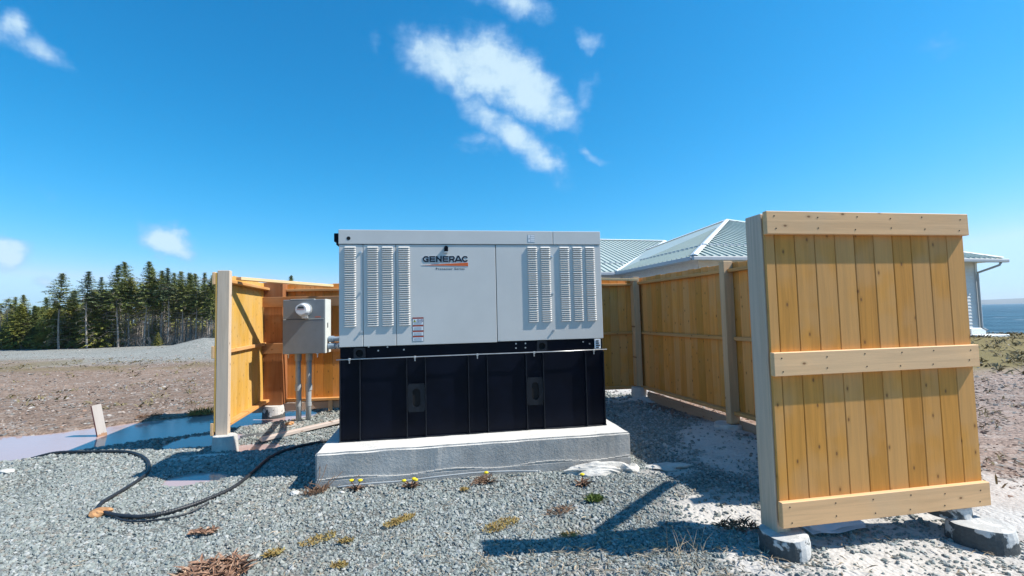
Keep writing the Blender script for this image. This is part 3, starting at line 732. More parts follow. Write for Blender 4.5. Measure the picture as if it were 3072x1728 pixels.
box('small_plate', 1.478, 1.500, -.0016, -.0003, .872, .880, M['greytext'], gen)

# ------------------------------------------------------------------ fences
def footing(label, x, y, r, h, mat='concrete_white', z=-.08, top=None):
    e = empty('concrete_footing', (x, y, 0)); tag(e, label, 'footing')
    n = 26
    def ring_cyl(r0, r1, za, zb, ph):
        bm = bmesh.new(); rings = []
        for q in range(6):
            f = q/5; zz = za+(zb-za)*f; rr = r0+(r1-r0)*f
            if q == 5: rr *= .965
            rings.append([bm.verts.new((rr*(1+.035*math.sin(2*a+ph)+.012*math.sin(7*a+ph*3+q))*math.cos(a), rr*(1+.035*math.sin(2*a+ph)+.012*math.sin(5*a+ph+q))*math.sin(a), zz + (.004*math.sin(3*a+ph) if q == 5 else 0))) for a in [2*math.pi*k/n for k in range(n)]])
        for q in range(5):
            for k in range(n): bm.faces.new((rings[q][k], rings[q][(k+1) % n], rings[q+1][(k+1) % n], rings[q+1][k]))
        bm.faces.new(rings[-1]); return bm
    put('pier', ring_cyl(r*1.06, r*.97, z, h, x*3), M[mat], e)
    if top: put('upper_pier', ring_cyl(top[0]*1.03, top[0]*.97, h-.01, top[1], y), M[top[2]], e, (top[3], top[4], 0))
    return e
def rail(parent, x0, x1, y0, y1, z0, z1, mat, name='rail', bevel=.004):
    return box(name, x0, x1, y0, y1, z0, z1, mat, parent, bevel)
def boards(parent, x0, x1, y0, y1, zb, zt, mats, w=.1395, gap=.0028, jit=.008):
    x = x0
    while x < x1-.02:
        ww = min(w, x1-x); j = random.uniform(-jit, jit)
        box('board', x+gap/2, x+ww-gap/2, y0+random.uniform(0, .0015), y1, zb+random.uniform(-.004, .004), zt+j, random.choice(mats), parent, .0032)
        x += w
def nails(parent, pts, y, mat):
    bm = bmesh.new()
    for x, z in pts: cyl(bm, (x, y, z), .0042, .002, 7, 'Y')
    o = put('nail_heads', bm, mat, parent); o['kind'] = 'stuff'; return o
# front right panel: local x along it, y away from the camera
P0 = (1.528, 2.760); PY = .1704; PL = 1.467
fp = empty('fence_panel', (P0[0], P0[1], 0), PY)
tag(fp, 'tall honey wooden fence panel in the right foreground with three pale rails', 'fence panel')
RT = .034; BT = .018
for z0, z1 in ((1.867, 2.006), (1.023, 1.161), (.155, .299)):
    r_ = rail(fp, 0 if z0 > 1.5 else -.001, PL+(.003 if z0 > 1.5 else .008), 0, RT, z0, z1, M['rail_pale'], bevel=.003)
    pts = [(x+random.uniform(-.012, .012), z0+f*(z1-z0)+random.uniform(-.01, .01)) for x in (.06, .36, .62, .88, 1.12, 1.40) for f in (.25, .75)]
    nails(fp, pts, -.0015, M['dark_hole'])
bw = [.088, .150, .150, .150, .148, .145, .145, .143, .141, .138, .069+.0]
xx = .008
for i, w_ in enumerate([.066, .137, .140, .143, .140, .140, .141, .139, .137, .140, .135]):
    box('board', xx+.0014, xx+w_-.0014, RT, RT+BT, .185+random.uniform(-.003, .003), 1.985, (M['board'], M['board'], M['board'], M['board'])[i % 4], fp, .0035)
    xx += w_
FPOST_Y = RT+BT
box('post', .0, .092, FPOST_Y+.002, FPOST_Y+.140, .105, 2.000, M['post_grey'], fp, .004)
box('post', PL-.30, PL-.21, FPOST_Y+.002, FPOST_Y+.140, .12, 1.985, M['post_grey'], fp, .004)
for z in (1.90, 1.06, .20): rail(fp, .094, PL-.302, FPOST_Y+.002, FPOST_Y+.091, z-.0, z+.038, M['rail'], 'back_rail')
footing('squat grey footing under the left post of the foreground fence panel', 1.565, 2.83, .138, .110, 'wrapped')
footing('dark two-tier footing under the right end of the foreground fence panel', 2.83, 2.94, .158, .085, 'wrapped', z=-.12, top=(.115, .150, 'wrapped', -.05, .16))
def wall(name, A, B, label, zt=1.985, zb=.20, mats=('board_brown',), rmat='rail', inner=-1, ledge=.080, posts=(), out_rails=True, cut=(0, 0), cat='fence', wj=.008, mid=1.06):
    """board wall from A to B seen from its inner side (local -y); boards, inner flat rails, outer face rails"""
    A = Vector(A); B = Vector(B); L = (B-A).length; e = empty(name, (A.x, A.y, 0), math.atan2(B.y-A.y, B.x-A.x)); tag(e, label, cat)
    boards(e, 0, L, 0, BT, zb, zt, [M[m_] for m_ in mats], jit=wj)
    segs = [0.0] + sorted([p[0] for p in posts if p[2] == 'in']) + [L]
    return e, L
# left side wall (near end at the left, back to the corner)
LA, LB = (-3.395, 5.30), (-3.86, 7.28)
# walk from the back corner to the front so that local -y ... faces inside (right)
def plank_wall(name, A, B, label, side, zt, zb, mats, rmat, top, mid, bot, posts, outer=True, jit=.006, rail_ends=(0, 0), w=.1395):
    """local x from A to B; inside is at local y<0 when side=-1, y>0 when side=+1"""
    A = Vector(A); B = Vector(B); L = (B-A).length; s = side
    e = empty(name, (A.x, A.y, 0), math.atan2(B.y-A.y, B.x-A.x)); tag(e, label, 'fence')
    yb = sorted((0, -s*BT)); boards(e, 0, L, yb[0], yb[1], zb, zt, [M[m_] for m_ in mats], jit=jit, w=w)
    cuts = sorted([p for p in posts if p[3]], key=lambda p: p[0])
    for z, dep, th in ((top, .085, .038), (mid, .040, .045), (bot, .088, .038)):
        x = rail_ends[0]
        for p in cuts + [None]:
            xe = p[0]-.001 if p else L-rail_ends[1]
            if xe-x > .03:
                ys = sorted((s*.0005, s*dep)); rail(e, x, xe, ys[0], ys[1], z, z+th, M[rmat])
            if p: x = p[1]+.001
    for x0, x1, dep, _, mt, pz in posts:
        ys = sorted((s*.002, s*dep)); box('post', x0, x1, ys[0], ys[1], pz, zt+.02, M[mt], e, .004)
    if outer:
        for z0 in (zt-.14, mid-.04, zb-.04):
            ys = sorted((-s*(BT+.0005), -s*(BT+RT))); rail(e, 0, L, ys[0], ys[1], z0, z0+.140, M['rail_pale'])
    return e
# left: A = near, B = back corner; inside is to the right of travel => local y<0
lw_ = plank_wall('side_fence', (-3.358, 5.30), (-3.80, 7.24), 'short golden board fence left of the meter box, running back from the grey post', -1,
    1.985, .185, ('board_gold',), 'rail', 1.875, 1.045, .205, [(.0, .080, .128, True, 'post_grey', .12)])
# back: from the left corner to the right corner, inside is toward the camera: local y<0
bk = plank_wall('back_fence', (-3.80, 7.25), (2.10, 7.80), 'long brown board fence standing across the back behind the generator', -1,
    1.975, .19, ('board_brown', 'board_brown', 'board'), 'rail', 1.860, 1.055, .175,
    [(.0, .30, .20, True, 'post_red', .15), (2.15, 2.24, .14, True, 'post_brown', .0), (4.2, 4.29, .14, True, 'post_brown', .0), (5.80, 5.90, .15, True, 'post_brown', .22)])
rt = plank_wall('side_fence', (2.10, 7.80), (3.20, 3.42), 'long brown board fence on the right running back from the foreground panel', -1,
    1.985, .20, ('board_brown', 'board'), 'rail', 1.870, 1.055, .185,
    [(2.20, 2.285, .130, True, 'post_brown', .08), (4.36, 4.45, .140, True, 'post_brown', .05)], rail_ends=(.14, 0))
# rails across the back left corner carrying the cabinet, in front of the red corner post
CY = math.atan2(.55, 5.90)
mt_ = empty('mounting_rails', (-3.79, 7.02, 0), CY); tag(mt_, 'pair of reddish horizontal planks carrying the grey meter box', 'mounting planks')
rail(mt_, .03, 1.9, -.040, -.002, 1.618, 1.770, M['rail_red']); rail(mt_, .01, 1.9, -.040, -.002, .925, 1.078, M['rail_red'])
footing('round white footing under the grey post at the left end of the enclosure', -3.225, 5.27, .130, .155, 'concrete_white')
footing('crusty round footing under the far right corner of the fence', 2.02, 7.66, .125, .205, 'concrete_white')
footing('low footing under the middle post of the right fence', 2.55, 5.66, .165, .070, 'concrete_white')
footing('dark footing hidden in the shade under the left back corner', -3.62, 7.10, .15, .15, 'wrapped')
# loose lumber
def plank_between(name, A, B, w, h, mat, label, cat, roll=0.0):
    A = Vector(A); B = Vector(B); d = B-A; L = d.length
    o = box(name, -L/2, L/2, -w/2, w/2, -h/2, h/2, mat, None, .003)
    o.location = (A+B)/2; o.rotation_mode = 'QUATERNION'; o.rotation_quaternion = d.to_track_quat('X', 'Z') @ Matrix.Rotation(roll, 3, 'X').to_quaternion()
    return tag(o, label, cat)
plank_between('brace_plank', (-3.36, 5.72, 1.944), (-2.80, 7.22, 1.934), .088, .038, M['pale_x'], 'pale new plank laid across the left fence corner above the meter box', 'plank')
plank_between('brace_plank', (2.24, 3.02, 1.978), (3.02, 3.90, 1.978), .088, .038, M['pale_x'], 'pale plank joining the foreground panel to the right fence top', 'plank')
plank_between('brace_plank', (.80, 7.58, 2.0), (2.07, 7.66, 1.945), .05, .038, M['pale_x'], 'thin pale lath resting on the back fence right of the generator', 'plank')
plank_between('loose_plank', (-2.985, 5.56, .03), (-1.75, 7.02, .085), .088, .040, M['lumber_grey'], 'long bleached plank lying on the gravel left of the slab', 'plank')
fb = empty('form_board', (-3.90, 7.02, 0), .26); tag(fb, 'low weathered plank on edge with short stakes behind the conduits', 'plank')
rail(fb, 0, 1.55, 0, .04, .05, .16, M['lumber_brown']); box('stake', 1.06, 1.12, -.03, -.002, -.06, .175, M['post_brown'], fb, .003); box('stake', 1.30, 1.36, -.03, -.002, -.06, .165, M['post_brown'], fb, .003)
rs = plank_between('loose_plank', (2.14, 7.55, .07), (3.00, 4.3, .02), .035, .15, M['lumber_brown'], 'dirty plank on edge under the right fence', 'plank')
# stake in the puddle
def mat_stake():
    m, t, b = material('red_and_white_stake'); tc = t.node('ShaderNodeTexCoord').outputs['Object']; sp = t.node('ShaderNodeSeparateXYZ', {0: tc})
    zz = t.math('ADD', sp.outputs[2], t.math('MULTIPLY', t.noise(tc, 22, 3), .10))
    wetl = t.maprange(zz, -.09, -.085); g = t.noise(t.node('ShaderNodeMapping', {'Vector': tc, 'Scale': (1, 1, .08)}).outputs[0], 30, 4)
    col = t.mix(wetl, t.mix(g, (.26, .13, .07), (.40, .24, .15)), t.mix(g, (.36, .32, .29), (.50, .46, .43)))
    geo = t.node('ShaderNodeTexCoord').outputs['Normal']; nx = t.node('ShaderNodeSeparateXYZ', {0: geo}).outputs[0]
    col = t.mix(t.math('LESS_THAN', nx, -.7), col, (.20, .055, .045)); pset(b, col=col, rough=.8); return m
sk = box('wooden_stake', -.050, .050, -.019, .019, -.24, .24, mat_stake(), None, .002)
sk.location = (-5.43, 6.18, .135); sk.rotation_euler = (Matrix.Rotation(R(-13), 4, 'Y') @ Matrix.Rotation(R(60), 4, 'Z')).to_euler(); tag(sk, 'short tilted stake with white face and red edge standing in the puddle', 'stake')
# ------------------------------------------------------------------ meter cabinet and conduits
cab = empty('meter_cabinet', (-3.205, 6.52, 0), .10); tag(cab, 'grey electrical cabinet with a round glass meter mounted on the left planks', 'electrical cabinet')
CW, CD_, CZ0, CZ1 = .560, .30, .945, 1.703
box('cabinet_body', 0, CW, .012, CD_, CZ0, CZ1, M['utility'], cab, .004)
box('upper_cover', .002, CW-.002, -.004, .012, 1.432, CZ1-.004, M['utility'], cab, .003)
box('lower_cover', .002, CW-.002, -.010, .012, CZ0+.004, 1.424, M['utility'], cab, .003)
box('side_flange', CW+.0005, CW+.010, .01, CD_-.02, CZ0, CZ1+.003, M['utility_light'], cab, .002)
box('cover_trim', .010, .045, -.0135, -.0105, 1.4245, 1.430, M['utility_light'], cab); box('cover_trim', .30, CW-.004, -.0135, -.0045, 1.4255, 1.4315, M['utility_light'], cab)
box('top_flange', .10, .42, -.006, .06, CZ1+.0005, CZ1+.007, M['utility_light'], cab, .001)
bm = bmesh.new()
for k in range(6): flat(bm, [(.435+k*.013, 1.448), (.444+k*.013, 1.448), (.444+k*.013, 1.462), (.435+k*.013, 1.462)], -.0045, .0006)
put('orange_mark', bm, M['orange'], cab)
bm = bmesh.new(); bx(bm, CW+.010, CW+.0125, .10, .135, 1.30, 1.37); put('side_label', bm, M['navy'], cab)
for x in (.075, .465):
    bm = bmesh.new(); bx(bm, x-.016, x+.016, -.008, .012, CZ0-.008, CZ0+.003, .001); bx(bm, x-.006, x+.008, -.004, .004, CZ0-.055, CZ0-.008, .003); put('padlock_hasp', bm, M['steel'], cab)
mc = Vector((.295, 0, 1.560))
bm = cyl(bmesh.new(), (mc.x, -.030, mc.z), .097, .026, 32, 'Y'); mtr = put('meter', bm, M['utility_light'], cab, smooth=False)
bm = cyl(bmesh.new(), (mc.x, -.048, mc.z), .101, .018, 32, 'Y'); put('retaining_ring', bm, M['steel'], mtr)
bm = cyl(bmesh.new(), (mc.x, -.165, mc.z), .074, .116, 32, 'Y', .086); put('glass_cover', bm, M['white'], mtr)
bm = cyl(bmesh.new(), (mc.x, -.1665, mc.z), .066, .001, 32, 'Y'); put('meter_face', bm, M['white'], mtr)
bm = bmesh.new(); pts = [(mc.x+.050*math.cos(a), mc.z+.012+.046*math.sin(a)) for a in [math.pi*k/12 for k in range(13)]]; flat(bm, pts, -.167, .0008); put('dial_panel', bm, M['utility'], mtr)
bm = bmesh.new(); flat(bm, [(mc.x-.033, mc.z+.016), (mc.x+.033, mc.z+.016), (mc.x+.033, mc.z+.032), (mc.x-.033, mc.z+.032)], -.1683, .0006); put('display', bm, M['dark_hole'], mtr)
bm = bmesh.new(); flat(bm, [(mc.x-.052, mc.z-.002), (mc.x+.048, mc.z-.002), (mc.x+.048, mc.z+.004), (mc.x-.052, mc.z+.004)], -.1683, .0006); put('red_stripe', bm, M['red'], mtr)
bm = bmesh.new(); bx(bm, mc.x-.025, mc.x+.055, -.062, -.012, mc.z-.125, mc.z-.098, .004); put('ring_lock', bm, M['steel'], mtr)
def vconduit(x, y, top, label, bendy=0.0):
    e = empty('electrical_conduit', (x, y, 0)); tag(e, label, 'conduit')
    put('pipe', tube(bmesh.new(), [(0, 0, -.08), (.002, 0, .3), (bendy, 0, .6), (bendy, 0, top)], .036, 16), M['pvc'], e, smooth=True)
    for z, h, r in ((top-.10, .10, .046), (.42, .09, .044), (.20, .05, .041)):
        b = put('coupling', cyl(bmesh.new(), (bendy*min(1, z/.6), 0, z), r, h, 18), M['pvc'], e)
    return e
vconduit(-3.055, 6.68, .940, 'left of the two upright grey conduits under the meter box', -.008)
vconduit(-2.925, 6.70, .940, 'right of the two upright grey conduits under the meter box', .008)
GU = Vector((math.cos(GY), math.sin(GY), 0)); GN = Vector((-math.sin(GY), math.cos(GY), 0))
def gpt(x, y, z): return Vector(G0)+GU*x+GN*y+Vector((0, 0, z))
for nm, P, rr, lab in (('bent', [(-2.635, 6.72, 1.135), (-2.48, 6.70, 1.135), (-2.34, 6.62, 1.165), (-2.22, 6.45, 1.225), (-2.05, 6.0, 1.25), (-1.85, 5.35, 1.25), tuple(gpt(-.0, .70, .95))], .036, 'upper grey conduit bending from the cabinet side to the generator'),
                       ('low', [(-2.635, 6.70, 1.035), (-2.45, 6.66, 1.035), (-2.2, 6.3, 1.04), (-1.9, 5.6, 1.08), tuple(gpt(.0, .64, .80))], .036, 'lower ribbed grey conduit from the cabinet side to the generator')):
    e = empty('electrical_conduit', P[0]); tag(e, lab, 'conduit'); S = smooth_path([Vector(p)-Vector(P[0]) for p in P], 6)
    put('pipe', tube(bmesh.new(), S, rr, 14), M['pvc_blue'], e, smooth=True)
    for k in ((0, 1) if nm == 'bent' else (0, 2, 5)):
        p = S[k]; d = (S[k+1]-S[k]).normalized()
        put('coupling', tube(bmesh.new(), [p, p+d*.05], rr+.009, 16), M['pvc_blue'], e)
# ------------------------------------------------------------------ corrugated hose
HP = [(-6.3, 4.75), (-5.62, 4.98), (-5.378, 5.153), (-5.077, 5.235), (-4.663, 5.231), (-4.288, 5.191), (-4.007, 5.048), (-3.727, 4.808), (-3.529, 4.573), (-3.42, 4.364), (-3.358, 4.142), (-3.306, 3.92), (-3.262, 3.76), (-3.178, 3.630), (-3.033, 3.539), (-2.866, 3.482), (-2.72, 3.466), (-2.60, 3.515), (-2.49, 3.66), (-2.425, 3.859), (-2.40, 4.081), (-2.45, 4.456), (-2.50, 4.811), (-2.472, 5.059), (-2.37, 5.269), (-2.16, 5.46), (-1.95, 5.62)]
hp = smooth_path([(x, y, float(H(x, y))+.026) for x, y in HP], 40)
def rib(f): return .0148 + .0009*math.sin(f*len(hp)*math.pi*.5)
bm = tube(bmesh.new(), hp, .02, 10, rib)
tag(put('corrugated_hose', bm, M['hose'], smooth=True), 'black corrugated hose snaking over the gravel from puddle to slab', 'hose')
hp2 = smooth_path([(-3.10, 3.62, .03), (-2.95, 3.50, .018), (-2.75, 3.40, .02), (-2.55, 3.42, .02), (-2.42, 3.52, .02), (-2.36, 3.66, .04)], 8)
tag(put('thin_cable', tube(bmesh.new(), hp2, .007, 7), M['hose'], smooth=True), 'thin black cable beside the bend of the corrugated hose', 'cable')
cp = smooth_path([tuple(gpt(x, -.345+dy, -.27+dz)) for x, dy, dz in ((.05, -.02, 0), (.3, -.04, .015), (.6, -.03, .01), (.9, -.05, .03), (1.2, -.03, .03), (1.5, -.03, .02), (1.75, -.06, .01))], 8)
tag(put('ground_wire', tube(bmesh.new(), cp, .007, 7), M['pvc'], smooth=True), 'thin pale cable lying along the front foot of the slab', 'cable')
# ------------------------------------------------------------------ rocks, lumps, litter
def lump(name, loc, size, mat, label, cat, seed, rz=0.0, rough=.30, sub=3, smooth=False):
    bm = bmesh.new(); bmesh.ops.create_icosphere(bm, subdivisions=sub, radius=1.0); r_ = random.Random(seed)
    o1, o2, o3 = [r_.random()*50 for _ in range(3)]
    for v in bm.verts:
        p = v.co; a = float(fbm(p.x*1.0+p.z*.7+o1, p.y+o2+p.z*.4, 1.3, 4, seed))-.5; v.co = p*(1+a*rough*3.4)
    for v in bm.verts: v.co = Vector((v.co.x*size[0], v.co.y*size[1], v.co.z*size[2]))
    o = put(name, bm, mat, None, loc, (0, 0, rz), smooth); return tag(o, label, cat)
M['orange_rock'] = plain('orange_stone', (.42, .22, .10), .85, 0, .4, 12, .3, .3)
M['dark_rock'] = plain('dark_slate', (.10, .11, .115), .8, 0, .3, 12, .3, .3)
lump('rock', (-3.11, 3.56, .024), (.072, .048, .028), M['orange_rock'], 'orange brown rock holding down the hose bend', 'rock', 3, .1)
lump('rock', (-3.06, 6.42, .02), (.05, .035, .025), M['orange_rock'], 'small tan rock at the foot of the upright conduits', 'rock', 8, .4)
lump('rock', (-4.95, 4.62, .015), (.06, .045, .02), M['concrete_white'], 'pale flat stone by the hose near the puddle', 'rock', 9, .4)
lump('slate_slab', (-3.14, 5.86, -.005), (.26, .12, .035), M['dark_rock'], 'dark folded slate lying at the edge of the water behind the left post', 'rock', 12, .3, .22)
lump('concrete_spill', (.70, 4.25, .01), (.24, .085, .06), M['concrete_white'], 'rough white spilled concrete in front of the slab right end', 'concrete spill', 21, .15, .45, 4)
lump('concrete_spill', (1.02, 4.30, .0), (.11, .09, .06), M['concrete_white'], 'small white concrete chunk at the slab right corner', 'concrete spill', 25, .3, .45)
lump('concrete_spill', (1.42, 4.38, -.005), (.22, .10, .035), M['concrete_white'], 'low white concrete crumbs in the shade right of the slab', 'concrete spill', 26, .2, .5)
lump('concrete_spill', (2.02, 7.45, .0), (.30, .14, .06), M['concrete_white'], 'white lime crust around the far right corner footing', 'concrete spill', 28, .2, .5)
lump('concrete_spill', (-3.28, 5.02, -.012), (.27, .07, .028), M['concrete_white'], 'flat cream crust in front of the left post footing', 'concrete spill', 31, .05, .5)
for i, (x, y, s) in enumerate(((-1.80, 3.87, .045), (-1.70, 3.92, .028), (-1.42, 3.87, .026))):
    lump('white_stone', (x, y, .015), (s, s*.7, s*.5), M['concrete_white'], ['largest white stone off the left front corner of the slab', 'middle white stone below the left front corner of the slab', 'small white stone in the dry weeds at the slab foot'][i], 'stone', 40+i)
lump('block', (5.35, 6.15, .06), (.13, .08, .045), M['orange_rock'], 'pale flat paving block lying on the dirt right of the panel', 'stone', 50, .3, .08, 2)
# papers under the panel
bm = bmesh.new()
for k in range(3):
    off = k*.012; row = []
    for i in range(10):
        f = i/9; x = f*.42; z = .028+.012*math.sin(f*9+k)*(1-f)+.004*k + .05*max(0, .25-f)
        row.append((bm.verts.new((x+off, off, z)), bm.verts.new((x+off+.05, .20-off, z+.002))))
    for a, b in zip(row[:-1], row[1:]): bm.faces.new((a[0], b[0], b[1], a[1]))
tag(put('paper_sheets', bm, M['white'], None, (1.80, 2.93, 0), (0, 0, .25)), 'curled white paper sheets on the silt under the foreground panel', 'paper')

# ------------------------------------------------------------------ weeds
def mat_leaf(name, cols, rough=.7):
    m, t, b = material(name); f = t.noise(t.node('ShaderNodeTexCoord').outputs['Object'], 35, 3)
    pset(b, col=t.ramp(f, [(.3, cols[0]), (.5, cols[1]), (.7, cols[2])]), rough=rough, spec=.3); return m
M['dead'] = mat_leaf('dead_leaves', [(.13, .07, .045), (.30, .17, .11), (.46, .32, .22)])
M['dead_red'] = mat_leaf('red_dead_stems', [(.09, .050, .032), (.19, .11, .07), (.28, .19, .12)])
M['moss'] = mat_leaf('yellow_moss', [(.16, .10, .03), (.28, .19, .06), (.30, .26, .09)])
M['green'] = mat_leaf('green_weed', [(.04, .075, .012), (.09, .14, .025), (.16, .17, .05)])
M['petal'] = plain('dandelion_yellow', (.72, .55, .008), .6, 0, .1)
M['stalk'] = plain('red_brown_stalk', (.13, .055, .04), .7, 0, .3)
M['straw'] = mat_leaf('dry_straw', [(.28, .21, .14), (.42, .34, .24), (.55, .47, .36)])
def blades(bm, c, rad, n, length, width, lie=.7, up=.4, rs=random):
    for _ in range(n):
        a = rs.random()*6.283; q = rad*math.sqrt(rs.random()); x = c[0]+q*math.cos(a); y = c[1]+q*math.sin(a)
        b = rs.random()*6.283; L = length*(.5+rs.random()); d = Vector((math.cos(b)*lie, math.sin(b)*lie, up*rs.random())).normalized()*L
        s = Vector((-math.sin(b), math.cos(b), rs.uniform(-.5, .5)))*width*(.5+rs.random()); p = Vector((x, y, c[2]+rs.random()*.01))
        m_ = p+d*.5+Vector((0, 0, L*.10)); q2 = p+d
        v = [bm.verts.new(k) for k in (p-s*.5, p+s*.5, m_+s*.6, q2, m_-s*.6)]; bm.faces.new(v)
def clump(name, x, y, rx, ry, n, L, w, mat, label, cat, seed, lie=.8, up=.35, group=None):
    rs = random.Random(seed); bm = bmesh.new(); blades(bm, (0, 0, .012), 1.0, n, L/max(rx, ry)*1.0, w/max(rx, ry), lie, up, rs)
    for v in bm.verts: v.co = Vector((v.co.x*rx, v.co.y*ry, .012+(v.co.z-.012)*max(rx, ry)))
    o = put(name, bm, mat, None, (x, y, float(H(x, y))+.006), (0, 0, rs.random())); return tag(o, label, cat, group)
def weed(stem_name, x, y, flowers, label, seed, leafn=16):
    rs = random.Random(seed); e = empty('dandelion', (x, y, float(H(x, y)))); tag(e, label, 'dandelion')
    bm = bmesh.new(); blades(bm, (0, 0, .008), .035, leafn, .06, .012, .9, .45, rs); put('leaves', bm, M['dead_red'], e)
    for fx, fy, fz in flowers:
        put('stem', tube(bmesh.new(), [(0, 0, 0), (fx*.4, fy*.4, fz*.5), (fx, fy, fz)], .0035, 6), M['stalk'], e, smooth=True)
        bm = bmesh.new(); bmesh.ops.create_icosphere(bm, subdivisions=2, radius=.0195)
        for v in bm.verts: v.co = Vector((v.co.x*(1+rs.uniform(-.12, .12)), v.co.y*(1+rs.uniform(-.12, .12)), v.co.z*.55))+Vector((fx, fy, fz+.008))
        put('flower', bm, M['petal'], e)
weed('w', -1.325, 3.935, [(-.030, -.02, .085), (.040, -.01, .080)], 'pair of yellow dandelions at the left foot of the slab', 1, 30)
weed('w', -.885, 3.975, [(-.052, .0, .055), (.035, -.02, .075), (.042, .02, .052)], 'yellow dandelions over a brown leaf clump, middle left of the slab', 2, 40)
weed('w', -.255, 4.045, [(0, -.015, .085)], 'single tall yellow dandelion against the middle of the slab face', 3, 34)
weed('w', .545, 3.94, [(0, 0, .085)], 'single yellow dandelion below the white concrete spill', 4, 34)
clump('moss_patch', -.815, 3.315, .13, .05, 420, .022, .007, M['moss'], 'double yellow moss patch in the middle of the foreground gravel', 'moss', 5, .8, .9)
clump('moss_patch', -.11, 3.215, .15, .07, 420, .024, .006, M['moss'], 'largest brownish moss patch left of the shadow bar', 'moss', 6, .8, .9)
clump('moss_patch', -1.27, 3.06, .12, .06, 260, .024, .006, M['moss'], 'straggly moss patch at the lower left of the gravel', 'moss', 7, .8, .9)
clump('moss_patch', -1.475, 2.90, .055, .05, 160, .022, .006, M['moss'], 'small moss tuft nearest the dead leaf heap', 'moss', 8, .8, .9)
clump('moss_patch', -1.09, 3.03, .05, .035, 110, .022, .006, M['moss'], 'tiny moss tuft between the two straggly patches', 'moss', 9, .8, .9)
clump('moss_patch', .33, 3.06, .07, .03, 130, .022, .006, M['moss'], 'orange moss tuft just above the long shadow bar', 'moss', 10, .8, .9)
clump('moss_patch', -.42, 3.86, .04, .03, 110, .022, .006, M['moss'], 'small orange plant below the tall single dandelion', 'moss', 16, .8, 1.2)
clump('moss_patch', -1.02, 2.74, .05, .03, 110, .022, .006, M['moss'], 'small moss tuft at the very bottom of the gravel', 'moss', 17, .8, .9)
clump('green_tuft', .585, 3.60, .065, .05, 300, .036, .007, M['green'], 'bright green weed tuft right of centre on the gravel', 'weed', 11, .6, 1.3)
clump('dry_weed', .30, 3.42, .11, .06, 130, .045, .005, M['dead_red'], 'wiry brown dead weed left of the diagonal shadow', 'weed', 12, .8, .5)
clump('dry_weed', -1.62, 3.86, .09, .05, 150, .055, .006, M['dead_red'], 'red brown twiggy weed off the left corner of the slab', 'weed', 13, .7, .8)
clump('dead_leaf_heap', -1.70, 2.70, .17, .13, 420, .075, .014, M['dead'], 'heap of curled dead leaves at the lower left edge of the gravel', 'leaf heap', 14, .8, .5)
clump('dead_leaf_heap', -2.09, 3.20, .07, .04, 90, .05, .012, M['dead'], 'small curl of dead leaves left of the moss patches', 'leaf heap', 15, .8, .5)
clump('dry_weed', -.30, 4.06, .14, .04, 130, .06, .006, M['dead_red'], 'tangle of dead stalks at the foot of the single dandelion', 'weed', 18, .8, .5)
clump('dry_weed', -4.85, 7.35, .16, .10, 220, .10, .010, M['moss'], 'tan grass tussock on the far bank of the puddle', 'weed', 19, .6, 1.1)
clump('dry_weed', -5.5, 7.10, .16, .06, 160, .07, .008, M['dead_red'], 'reddish weed tangle on the puddle bank near the stake', 'weed', 20, .7, .6)
clump('dry_weed', .95, 2.70, .16, .10, 34, .15, .003, M['straw'], 'thin upright straw stalks below the long shadow bar', 'weed', 22, .45, 1.5)
clump('dry_weed', 1.42, 3.12, .13, .07, 150, .06, .008, M['dead_red'], 'dark dead leaves piled behind the left foot of the foreground panel', 'weed', 23, .8, .5)
# long dry twigs leaning on the slab corner
bm = bmesh.new(); rs = random.Random(4)
for k in range(9):
    a = Vector((rs.uniform(-.08, .30), rs.uniform(-.12, -.03), .01)); b = a+Vector((rs.uniform(-.18, .18), rs.uniform(-.02, .08), rs.uniform(.06, .22)))
    tube(bm, [a, (a+b)/2+Vector((.02, 0, .02)), b], .0025, 5)
tag(put('dry_twigs', bm, M['dead_red'], None, (-1.70, 3.95, 0), (0, 0, GY)), 'long dry twigs leaning on the left front corner of the slab', 'twigs')
# uncountable dead grass
def grass_tufts():
    bm = bmesh.new(); rs = random.Random(77)
    def area(n, fx, fy, cond, L, w, per=6):
        for _ in range(n):
            x, y = fx(), fy()
            if cond(x, y): blades(bm, (x, y, float(H(x, y))), L*1.2, per, L, w, .8, .8, rs)
    area(900, lambda: rs.uniform(6, 30), lambda: rs.uniform(9, 26), lambda x, y: abs(x) < 1.3*y+1, .16, .03, 8)
    area(500, lambda: rs.uniform(-26, -2), lambda: rs.uniform(8, 19), lambda x, y: abs(x) < 1.3*y+1 and float(fbm(x, y, .4, 3, 12)) > .5, .10, .02, 6)
    area(160, lambda: rs.uniform(3.6, 9), lambda: rs.uniform(2.6, 9), lambda x, y: True, .07, .012, 5)
    M['dry_grass'] = mat_leaf('dry_grass', [(.13, .105, .05), (.19, .155, .08), (.26, .215, .12)])
    return tag(put('dead_grass', bm, M['dry_grass']), 'sparse tufts of dead grass growing on the dirt and the shore', 'grass', kind='stuff')
grass_tufts()
clumpn = None
# fine dry litter on the near gravel
bm = bmesh.new(); rs = random.Random(5)
for _ in range(260):
    x = rs.uniform(-2.6, 3.2); y = rs.uniform(2.3, 4.0)
    if abs(x) < 1.25*y: blades(bm, (x, y, float(H(x, y))+.018), .02, 2, .035, .004, .95, .25, rs)
for _ in range(260):
    x = rs.gauss(.6, .6); y = rs.gauss(2.75, .2)
    blades(bm, (x, y, float(H(x, y))+.018), .03, 3, .05, .003, .9, .35, rs)
tag(put('dry_litter', bm, M['straw']), 'fine bits of dry straw strewn over the gravel', 'litter', kind='stuff')

